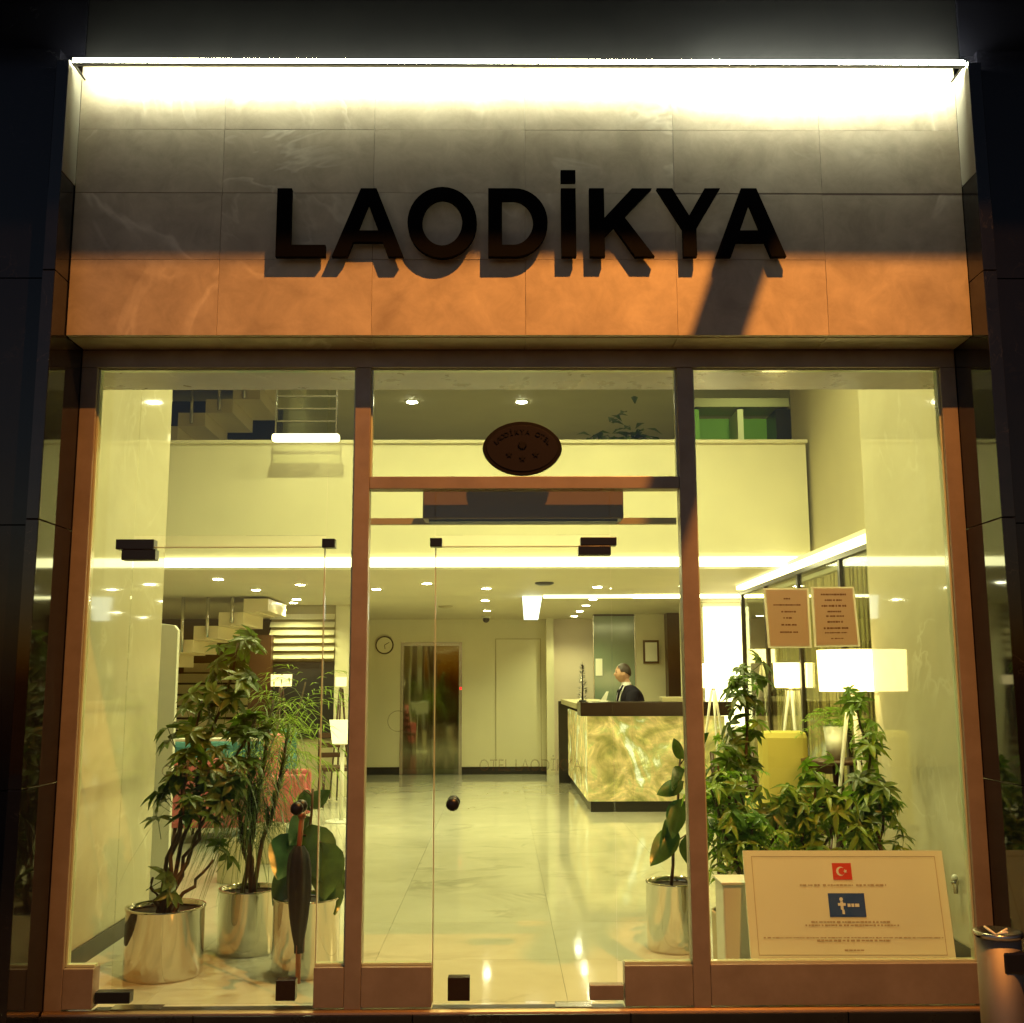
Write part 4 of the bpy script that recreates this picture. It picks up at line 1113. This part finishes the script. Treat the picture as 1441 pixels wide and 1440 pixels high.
# extra foliage deep left: palm and lime plant behind the post
def palm(label, x, y, h, ptop, n, ln, key, seed, potm='concrete', r=.14, ph=.3):
    rnd = random.Random(seed); t = thing('palm_plant', label, 'plant', (x, y, 0), 'leafy plants farther back'); pot(t, x, y, r, ph, potm)
    MB().tube([(x, y, ph - .04), ptop], .014, 7, .007).build('stem', M['trunk'], t)
    mb = MB()
    for i in range(n):
        a = rnd.uniform(0, 2 * PI); el = rnd.uniform(-.1, 1.1); o = Vector((x, y, ph)).lerp(Vector(ptop), rnd.uniform(.3, 1)); d = Vector((math.cos(a) * math.cos(el), math.sin(a) * math.cos(el), math.sin(el)))
        rach = [o + d * ln * s_ / 5 - Vector((0, 0, 1)) * ln * .4 * (s_ / 5) ** 2 for s_ in range(6)]
        for s_ in range(1, 6):
            for sd in (-1, 1):
                v_ = (rach[s_] - rach[s_ - 1]).normalized(); sdv = v_.cross(Vector((0, 0, 1))).normalized() * sd
                leaflet(mb, rach[s_], v_ + sdv * 1.1, ln * .32, .014, .4, 2)
    mb.build('foliage', M[key], t, kind='stuff'); return t
palm('feathery green palm behind the grassy plant, left of the sign stand', -1.95, 4.2, 1.2, T(430, 960, 4.2), 46, .50, 'leafmid', 41)
palm('yellow green palm beside the pink high backed chair', -2.0, 3.3, 1.0, T(395, 1010, 3.3), 30, .42, 'leaflime', 42)
# ferns right
q = atY(1176, 1068, 2.6)
t = thing('fern_pot', 'airy fern in a white pot on the side table', 'plant', (q.x, 2.6, q.z))
zt2 = atY(1176, 1022, 2.6).z
MB().lathe((q.x, 2.6, q.z), [(.055, 0), (.075, zt2 - q.z), (.068, zt2 - q.z - .01)], 24).build('pot', M['white'], t)
mb = MB(); rnd = random.Random(8)
for i in range(60):
    a = rnd.uniform(0, 2 * PI); el = rnd.uniform(.1, 1.3); d = Vector((math.cos(a) * math.cos(el), math.sin(a) * math.cos(el), math.sin(el))); o = Vector((q.x, 2.6, zt2))
    rach = [o + d * .26 * s_ / 6 - Vector((0, 0, 1)) * .12 * (s_ / 6) ** 2 for s_ in range(7)]
    for s_ in range(1, 7):
        for sd in (-1, 1):
            v_ = (rach[s_] - rach[s_ - 1]).normalized(); sdv = v_.cross(Vector((0, 0, 1))).normalized() * sd
            leaflet(mb, rach[s_], v_ * .5 + sdv, .05, .012, .2, 2)
mb.build('foliage', M['leafmid'], t, kind='stuff')
# bushes on the parapet upstairs
for px0, px1, lab, sd in ((820, 862, 'left one of the dark leafy plants on the parapet', 51), (862, 915, 'right and taller dark leafy plant on the parapet', 52)):
    a = atY((px0 + px1) / 2, 618, 5.3); rnd = random.Random(sd); w = (px1 - px0) / FPX * 10.5
    t = thing('parapet_plant', lab, 'plant', (a.x, 5.3, 3.4), 'plants on the upstairs parapet')
    MB().box(a.x - w / 2, a.x + w / 2, 5.2, 5.4, 3.4, 3.66).build('planter', M['skirt'], t)
    mb = MB()
    for i in range(150):
        p = Vector((a.x + rnd.gauss(0, w * .3), 5.3 + rnd.gauss(0, .07), 3.66 + abs(rnd.gauss(0, .16 if sd == 52 else .08))))
        an = rnd.uniform(0, 2 * PI); leaflet(mb, p, Vector((math.cos(an), math.sin(an), rnd.uniform(-.3, .8))), .15, .075, .3, 2)
    mb.build('foliage', M['leafdark'], t, kind='stuff')
# white planter box at the left end of right window
a, b = atY(1017, 1246, .22), atY(1048, 1352, .22)
pb = thing('planter_box', 'narrow white planter box at the left of the information board', 'planter', ((a.x + b.x) / 2, .3, 0))
bx('box', M['white'], (a.x, b.x + .10, .22, .42, .0, a.z), pb, .01); bx('rim', M['white'], (a.x - .008, b.x + .108, .212, .428, a.z, a.z + .015), pb, .004)

# folded umbrella leaning in front of the third pot
q0 = atY(425, 1148, .30); q1 = atY(421, 1190, .30); q2 = atY(420, 1356, .34)
um = thing('folded_umbrella', 'folded black umbrella with reddish wooden handle standing behind the left door', 'umbrella', (q2.x, .34, 0))
MB().tube([(q0.x, .30, q0.z), (q1.x, .30, q1.z), (q2.x, .34, .03)], .013, 12).build('shaft', M['redwood'], um)
MB().sphere((q0.x, .30, q0.z), .021, 14, 8).build('handle', M['redwood'], um)
mb = MB(); n = 20; vs = []; rg = 14
for i in range(rg + 1):
    t_ = i / rg; z = q1.z + (.17 - q1.z) * t_; xx = q1.x + (q2.x - q1.x) * t_; yy = .30 + .04 * t_
    r = .022 + .034 * math.sin(PI * min(1, t_ * 1.1) ** .7) ** .8 if t_ < .9 else .022
    for k in range(n):
        a_ = 2 * PI * k / n; rr = r * (1 + .16 * math.cos(6 * a_ + t_ * 3)); vs.append((xx + rr * math.cos(a_), yy + rr * math.sin(a_), z))
mb.add(vs, [(i * n + k, i * n + (k + 1) % n, (i + 1) * n + (k + 1) % n, (i + 1) * n + k) for i in range(rg) for k in range(n)], True)
mb.build('canopy', M['umbrella'], um)

# ================================================================== LEFT: totem, sign stand, stairs, louvre
a, b = atY(229, 875, 2.35), atY(252, 885, 2.35)
z_ = a.z
tm = thing('totem_panel', 'narrow white free standing totem panel beside the left marble wall', 'panel', ((a.x + b.x) / 2, 2.35, 0))
ww = b.x - (a.x - .12)
MB().prism_xz([(a.x - .12, 0.02), (b.x, 0.02), (b.x, z_ - .06), (b.x - .03, z_ - .025), (a.x - .12, z_)], 2.33, 2.38).build('panel', M['white'], tm, .004)
bx('foot', M['steel'], (a.x - .16, b.x + .03, 2.2, 2.5, 0, .02), tm)
yS = 6.8
c4 = [atY(458, 1013, yS + .12), atY(497, 1013, yS + .12), atY(497, 1047, yS - .1), atY(473, 1047, yS - .1)]
ss = thing('sign_stand', 'white reading stand with tilted plate left of the left post', 'stand', (atY(481, 1100, yS).x, yS, 0))
xs = ss.location.x; zs = atY(481, 1047, yS).z
mb = MB(); bk = [q + Vector((0, .01, -.015)) for q in c4]
c4 = [Vector((xs - .17, yS + .14, c4[0].z)), Vector((xs + .17, yS + .14, c4[0].z)), Vector((xs + .15, yS - .08, c4[2].z)), Vector((xs - .10, yS - .08, c4[2].z))]
bk = [q + Vector((0, .012, -.012)) for q in c4]
mb.add(c4 + bk, [(0, 1, 2, 3), (7, 6, 5, 4), (0, 4, 5, 1), (1, 5, 6, 2), (2, 6, 7, 3), (3, 7, 4, 0)]); mb.build('plate', M['white'], ss)
MB().tube([(xs, yS, .02), (xs, yS, zs + .02)], .024, 12).build('pole', M['white'], ss)
MB().lathe((xs, yS, 0), [(.17, 0), (.17, .012), (.15, .02)], 28).build('base', M['white'], ss)

def stair_flight(label, name, pts, Y0, Y1, th, m):
    """folded plate: pts = upper profile (x,z) from low to high"""
    t = thing(name, label, 'staircase', (pts[0][0], (Y0 + Y1) / 2, min(p[1] for p in pts)), 'stair flights at the left')
    n = len(pts)
    for i in range(0, n - 1):
        (xa, za), (xb, zb_) = pts[i], pts[i + 1]
        if abs(za - zb_) < 1e-4:   # tread
            bx('tread', m, (xa, xb + .0, Y0, Y1, za - th, za), t)
        else:
            bx('riser', m, (xa + .001, xa + th, Y0 + .001, Y1 - .001, za + .0005, zb_ - th - .0005), t)
    return t
YS0 = 7.9
def zz_steps(px0, py0, k, dpx, dpy, Y):
    a = atY(px0, py0, Y); b = atY(px0 + dpx, py0 - dpy, Y); dx, dz = b.x - a.x, b.z - a.z
    pts = []; x, z = a.x, a.z
    for i in range(k): pts += [(x, z), (x + dx, z)]; x += dx; z += dz
    return pts
f1 = stair_flight('lower folded stone stair flight rising to the right under the ceiling', 'stair_flight', zz_steps(202, 920, 5, 35.5, 19.5, YS0), YS0, YS0 + 1.1, .15, M['stairc'])
f2 = stair_flight('upper folded stone stair flight seen above the parapet at the left', 'stair_flight', zz_steps(212, 600, 6, 39, 19, YS0), YS0, YS0 + 1.1, .17, M['stairc'])
# lower straight steps rising away at far left
ls_ = thing('front_steps', 'wide lower stone steps rising away at the far left', 'staircase', (-4.1, 9.3, 0), 'stair flights at the left')
for k in range(11):
    bx('tread', M['stairc'], (-4.95, -3.72, 9.15 + .28 * k - .28 * 0, 9.15 + .28 * (k + 1), .165 * k, .165 * (k + 1) - .03), ls_) if 9.15 + .28 * (k + 1) < YB else None
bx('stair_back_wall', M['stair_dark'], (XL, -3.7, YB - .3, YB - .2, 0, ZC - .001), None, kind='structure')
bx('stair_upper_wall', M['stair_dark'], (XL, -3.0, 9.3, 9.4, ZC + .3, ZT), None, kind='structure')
# balusters
bl = thing('stair_railing', 'row of slim steel balusters on the lower stair flight', 'railing', (-3.5, YS0, 2), 'stair railings')
for px, p0, p1 in ((255, 843, 918), (291, 843, 897), (326, 843, 877)):
    a, b = atY(px, p1, YS0 - .03), atY(px, p0 - 12, YS0 - .03); MB().tube([(a.x, YS0 - .03, a.z), (a.x, YS0 - .03, min(b.z + .1, ZC - .01))], .022, 10).build('baluster', M['steel'], bl)
bl = thing('stair_railing', 'slim steel balusters of the upper stair flight above the parapet', 'railing', (-3.5, YS0, 4.5), 'stair railings')
for px, p1 in ((269, 596), (308, 577), (343, 560)):
    a = atY(px, p1, YS0 - .03); MB().tube([(a.x, YS0 - .03, a.z), (a.x, YS0 - .03, a.z + .55)], .022, 10).build('baluster', M['steel'], bl)
# louvre
YLV = 9.4
a, b = atY(381, 864, YLV), atY(470, 930, YLV)
lv = thing('louvre_screen', 'pale horizontal louvre screen right of the lower stairs', 'louvre', ((a.x + b.x) / 2, YLV, b.z))
n = 6; hh = (a.z - b.z) / n
for k in range(n):
    z0 = b.z + hh * k
    MB().prism_yz([(YLV - .05, z0 + hh * .28), (YLV - .035, z0 + hh * .26), (YLV + .03, z0 + hh * .95), (YLV + .015, z0 + hh * .98)], a.x, b.x).build('slat', M['slat'], lv)
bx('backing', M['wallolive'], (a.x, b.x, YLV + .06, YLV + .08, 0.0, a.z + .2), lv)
bx('dark_opening', M['stair_dark'], (a.x, b.x, YLV + .03, YLV + .055, .75, b.z - .01), lv)
bx('side_wall', M['wall'], (b.x + .01, -2.02, YLV, YLV + .1, 0, ZC - .001), None, kind='structure')
a, b = atY(341, 868, YLV - .2), atY(380, 1000, YLV - .2)
tag(bx('stair_pillar', M['wood'], (a.x + .12, b.x, YLV - .25, YLV - .1, 0, 2.1)), 'dark pillar between the stairs and the louvre screen', 'pillar')
a, b = atY(381, 966, YLV - .4), atY(411, 949, YLV - .4)
floor_lamp('small glowing floor lamp below the louvre screen', ((a.x + b.x) / 2, YLV - .4), a.z, b.z, (b.x - a.x) / 2, .18, 'shadefar', 0, 'wood')
a, b = atY(472, 966, 9.0), atY(488, 953, 9.0)
floor_lamp('smallest floor lamp, half hidden behind the left frame post', ((a.x + b.x) / 2, 9.0), a.z, b.z, (b.x - a.x) / 2, .15, 'shadefar', 0, 'wood')
wood_chair('red brown chair behind the sign stand', -2.0, 8.4, .3, None)
# low console table at far left with white top edge
a = atZ(240, 1090, 0)
q = atY(262, 1039, 6.2)
ct = thing('console_table', 'narrow white topped table behind the tall leafy plant', 'table', (q.x + .3, 6.2, 0))
bx('table_top', M['white'], (q.x - .5, q.x + 1.0, 6.05, 6.35, q.z - .025, q.z), ct, .004)
for x in (q.x - .45, q.x + .95): bx('leg', M['steel'], (x - .02, x + .02, 6.1, 6.3, 0, q.z - .026), ct)
# upstairs green bays
YG = 8.2
a, b = atY(968, 556, YG), atY(1112, 622, YG)
gb = thing('green_bay', 'upstairs green lit bay with pale post seen over the parapet', 'shelving', ((a.x + b.x) / 2, YG, 3.2))
bx('back_panel', M['green'], (a.x, b.x, YG + .5, YG + .53, 3.2, 4.9), gb)
for p0, p1, m in ((968, 984, 'green'), (1038, 1046, 'wall'), (1092, 1113, 'skirt')):
    u, w = atY(p0, 590, YG), atY(p1, 590, YG); bx('post', M[m], (u.x, w.x, YG, YG + .49, 3.2, 4.9), gb)
u = atY(1040, 561, YG); bx('head', M['wallolive'], (a.x, b.x, YG - .02, YG + .49, u.z, 4.93), gb)
spot('lamp', gb, ((a.x + b.x) / 2, YG - 1.2, 4.9), 45, (.9, 1, .4), 1.9, .1, aim=((a.x + b.x) / 2, YG + .5, 3.9))

# ================================================================== THE MAN
def person():
    px = 888; Y = 8.75
    top = atY(879, 935, Y).z; base = atY(px, 988, Y); x = base.x
    k = top / 1.70
    t = thing('person', 'man in dark navy suit, white shirt and tie standing behind the desk, facing left', 'person', (x, Y, 0))
    def skin(name, verts, edges, radii, m, sub=2, root=0):
        me = bpy.data.meshes.new(name)
        me.from_pydata([((v_[0]) * k, (v_[1]) * k, v_[2] * k) for v_ in verts], edges, [])
        o = bpy.data.objects.new(name, me); COL.objects.link(o); o.parent = t
        sk = o.modifiers.new('skin', 'SKIN'); sk.use_smooth_shade = True
        for i, r in enumerate(radii):
            me.skin_vertices[0].data[i].radius = (r[0] * k, r[1] * k) if isinstance(r, tuple) else (r * k, r * k)
            me.skin_vertices[0].data[i].use_root = (i == root)
        sb = o.modifiers.new('sub', 'SUBSURF'); sb.levels = sub; sb.render_levels = sub
        me.materials.append(m); return o
    me0 = bpy.data.meshes.new('x')
    def ensure(me):
        if not me.skin_vertices: pass
    # facing -x ; leaning forward. torso
    hip = (0.06, 0, .92); ch = (0.0, 0, 1.22); up = (-.02, 0, 1.38); nk = (-.045, 0, 1.455); hd0 = (-.075, 0, 1.54); hd1 = (-.085, 0, 1.62)
    V = [hip, ch, up, nk, hd0, hd1]; Ed = [(0, 1), (1, 2), (2, 3), (3, 4), (4, 5)]
    R_ = [.10, .09, .045, .046, .054, .058]
    def add(p, par, r): V.append(p); Ed.append((par, len(V) - 1)); R_.append(r); return len(V) - 1
    for s in (-1, 1):
        sh = add((-.01, .17 * s, 1.36), 2, .036); el = add((-.06, .24 * s, 1.10), sh, .038); wr = add((-.30, .18 * s, 1.12), el, .032); hn = add((-.37, .16 * s, 1.13), wr, (.022, .036))
        for j, (dx, dy, l_) in enumerate(((-.06, -.03, 1), (-.07, -.01, 1), (-.068, .012, 1), (-.055, .03, 1))):
            f1_ = add((-.41 + 0, .16 * s + dy, 1.135), hn, .010); add((-.37 + dx - .03, .16 * s + dy * 1.15, 1.12), f1_, .008)
        th_ = add((-.37, .16 * s - .045 * s, 1.135), hn, .011); add((-.405, .16 * s - .06 * s, 1.12), th_, .009)
        kn = add((.05, .10 * s, .50), 0, .075); an = add((.08, .11 * s, .10), kn, .045); add((-.07, .12 * s, .05), an, .038)
    return t, skin, V, Ed, R_, k, x, Y, hd0
def make_person():
    t, skin, V, Ed, R_, k, x, Y, hd0 = person()
    def sk(name, verts, edges, radii, m, sub=2):
        me = bpy.data.meshes.new(name); me.from_pydata([tuple(c_ * k for c_ in v_) for v_ in verts], edges, [])
        o = bpy.data.objects.new(name, me); COL.objects.link(o); o.parent = t
        mod = o.modifiers.new('skin', 'SKIN'); mod.use_smooth_shade = True
        for i, r in enumerate(radii):
            d = me.skin_vertices[0].data[i]; d.radius = (r[0] * k, r[1] * k) if isinstance(r, tuple) else (r * k, r * k); d.use_root = (i == 0)
        sb = o.modifiers.new('sub', 'SUBSURF'); sb.levels = sub; sb.render_levels = sub
        me.materials.append(m); return o
    sk('body', V, Ed, R_, M['skin'])
    # head with profile: shaped sphere, nose, brow, jaw, ears
    cx_, cz_ = -.10 * k, 1.585 * k
    mb = MB(); nu, nv = 28, 20; vs = []
    for i in range(nv + 1):
        th = PI * i / nv
        for j in range(nu):
            a = 2 * PI * j / nu; dx, dy, dz = -math.sin(th) * math.cos(a), math.sin(th) * math.sin(a), math.cos(th)
            X = dx * .098; Yy = dy * .077; Z = dz * .118
            f = max(0, -dx)
            if dz < -.2: Yy *= 1 - .25 * (-dz - .2); X *= 1 - .10 * (-dz - .2)
            X -= f ** 14 * .028 * math.exp(-((dz + .12) / .12) ** 2) if abs(dy) < .35 else 0      # nose
            X -= f ** 6 * .010 * math.exp(-((dz + .55) / .12) ** 2)                               # lips
            X -= f ** 4 * .012 * math.exp(-((dz + .82) / .15) ** 2)                               # chin
            X += f ** 8 * .010 * math.exp(-((dz - .10) / .08) ** 2)                               # eye hollow
            vs.append((x + cx_ + X * k, Y + Yy * k, cz_ + Z * k))
    mb.add(vs, [(i * nu + j, (i + 1) * nu + j, (i + 1) * nu + (j + 1) % nu, i * nu + (j + 1) % nu) for i in range(nv) for j in range(nu)], True)
    for s in (-1, 1): mb.sphere((x + cx_ + .012 * k, Y + s * .076 * k, cz_ - .005 * k), .026 * k, 10, 8, (.7, .3, 1.15))
    mb.build('head', M['skin'], t)
    for s in (-1, 1):
        MB().sphere((x + cx_ - .080 * k, Y + s * .030 * k, cz_ + .012 * k), .011 * k, 10, 8).build('eye', M['hair'], t)
    MB().sphere((x + cx_ - .088 * k, Y, cz_ - .058 * k), .022 * k, 10, 6, (.5, 1.1, .25)).build('mouth', M['lips'], t)
    for s in (-1, 1): MB().sphere((x + cx_ - .086 * k, Y + s * .032 * k, cz_ + .030 * k), .018 * k, 8, 6, (.5, 1.0, .22)).build('eyebrow', M['hair'], t)
    mb = MB(); vs = []
    for i in range(nv + 1):
        th = PI * .62 * i / nv
        for j in range(nu):
            a = 2 * PI * j / nu; dx, dy, dz = math.sin(th) * math.cos(a), math.sin(th) * math.sin(a), math.cos(th)
            cut = .25 if dx < -.55 else 0
            vs.append((x + cx_ + (.012 + dx * .100) * k, Y + dy * .084 * k, cz_ + (.010 + max(dz, (.50 if dx < -.45 else (.05 - .5 * max(0, dx)))) * .122) * k))
    mb.add(vs, [(i * nu + j, (i + 1) * nu + j, (i + 1) * nu + (j + 1) % nu, i * nu + (j + 1) % nu) for i in range(nv) for j in range(nu)], True)
    mb.build('hair', M['hair'], t)
    # jacket: torso and sleeves a little larger than the body
    JV = [(.06, 0, .84), (.04, 0, 1.05), (0.015, 0, 1.25), (.0, 0, 1.375), (-.012, 0, 1.445)]; JE = [(0, 1), (1, 2), (2, 3), (3, 4)]; JR = [.17, .17, .18, .125, .062]
    for s in (-1, 1):
        b0 = len(JV); JV += [(.0, .17 * s, 1.35), (-.05, .25 * s, 1.10), (-.27, .19 * s, 1.12)]; JE += [(3, b0), (b0, b0 + 1), (b0 + 1, b0 + 2)]; JR += [.085, .064, .046]
    sk('jacket', JV, JE, JR, M['suit'])
    TV = [(.06, 0, .93)]; TE = []; TR = [(.14, .17)]
    for s in (-1, 1):
        b0 = len(TV); TV += [(.06, .10 * s, .80), (.05, .105 * s, .48), (.08, .11 * s, .09)]; TE += [(0, b0), (b0, b0 + 1), (b0 + 1, b0 + 2)]; TR += [.11, .085, .062]
    sk('trousers', TV, TE, TR, M['suit'])
    for s in (-1, 1): MB().box(x + (-.14) * k, x + .12 * k, Y + (s * .115 - .045) * k, Y + (s * .115 + .045) * k, 0, .075).build('shoe', M['black'], t, .02)
    for s in (-1, 1):
        lp = [(x - .10 * k, Y + s * .075 * k, 1.43 * k), (x - .155 * k, Y + (s * .075 - .015) * k, 1.36 * k), (x - .185 * k, Y + (s * .05 - .03) * k, 1.22 * k)]
        MB().tube(lp, .020 * k, 6, .012 * k).build('lapel', M['suit'], t)
    # shirt front, collar and tie down the chest (towards -x and the camera)
    mb = MB(); ppl = []
    for i in range(9):
        t_ = i / 8; z = (1.445 - .42 * t_) * k; xx = x + (-.085 - .085 * math.sin(min(1, t_ * 1.5) * PI / 2)) * k; w = (.050 - .028 * t_) * k
        ppl.append((xx, Y - .055 * k - w, z)); ppl.append((xx - .012 * k, Y - .055 * k + w * .6, z))
    mb.add(ppl, [(2 * i, 2 * i + 1, 2 * i + 3, 2 * i + 2) for i in range(8)], True); o = mb.build('shirt_front', M['shirt'], t)
    so = o.modifiers.new('solid', 'SOLIDIFY'); so.thickness = .012; so.offset = 0
    MB().lathe((x - .055 * k, Y, 1.43 * k), [(.066 * k, 0), (.060 * k, .045)], 18, False).build('collar', M['shirt'], t)
    MB().tube([(x - .125 * k, Y - .06 * k, 1.43 * k), (x - .175 * k, Y - .065 * k, 1.30 * k), (x - .19 * k, Y - .07 * k, 1.08 * k)], .012 * k, 8, .022 * k).build('tie', M['tie'], t)
make_person()

# ================================================================== OUTSIDE
# ashtray bollard at the right
p = atZ(1408, 1300, .56); yA_ = -1.0
q = atY(1404, 1311, yA_); r = (atY(1437, 1311, yA_).x - atY(1371, 1311, yA_).x) / 2
ab = thing('ashtray_bin', 'cylindrical steel ashtray bin at the right corner of the step', 'ashtray', (q.x, yA_, -.155))
zt3 = q.z
MB().lathe((q.x, yA_, 0), [(r * .9, -.155), (r * .9, zt3 - .02)], 40).build('body', M['brushed'], ab)
MB().lathe((q.x, yA_, zt3), [(r * .92, -.019), (r, -.012), (r, 0), (r * .93, .004), (r * .35, -.022), (.004, -.028)], 40).build('ash_tray', M['steel'], ab)
bx('opening', M['black'], (q.x - .02, q.x + r * .88, yA_ - r * .93, yA_ - r * .62, zt3 - .135, zt3 - .055), ab, .01)
for ang, l_ in ((.3, .05), (1.9, .06), (-1.0, .045)):
    MB().tube([(q.x - .01, yA_ - .01, zt3 - .012), (q.x - .01 + math.cos(ang) * l_, yA_ - .01 + math.sin(ang) * l_, zt3 + .008)], .005, 6).build('cigarette_end', M['paperedge'], ab)
# street lamp above and in front of the shopfront
LP = Vector((1.65, -2.95, 6.9))
sl = thing('street_lamp', 'orange street lamp on an arm high in front of the entrance', 'street lamp', (4.4, -3.4, -.155))
MB().tube([(4.4, -3.4, -.155), (4.4, -3.4, 6.6), (4.1, -3.36, 7.0), (3.2, -3.2, 7.15), (1.9, -2.98, 7.1)], .07, 12, .035).build('pole', M['black'], sl)
MB().prism_xy([(1.45, -3.06), (1.95, -3.1), (1.95, -2.84), (1.45, -2.86)], 7.02, 7.12).build('lamp_head', M['black'], sl)
bx('lens', M['sodium'], (1.52, 1.8, -3.03, -2.88, 7.005, 7.018), sl)
d = bpy.data.lights.new('lamp', 'SPOT'); d.energy = SODIUM_W; d.color = SODIUM; d.shadow_soft_size = .032; d.spot_size = 1.55; d.spot_blend = 1.0
o = bpy.data.objects.new('lamp', d); COL.objects.link(o); o.parent = sl; o.location = LP - sl.location
o.rotation_euler = (Vector((-.6, -.3, 0)) - LP).to_track_quat('-Z', 'Y').to_euler()
# unseen slanted pole, added to cast the slanting shade across the fascia
MBp = MB().tube([(1.115, -1.43, 4.22), (1.59, -1.66, 5.75), (1.62, -1.61, 5.9)], .066, 12)
tag(MBp.build('shadow_pole', M['black']), 'slanted dark pole out of view, added to shade the fascia', 'shadow_pole')
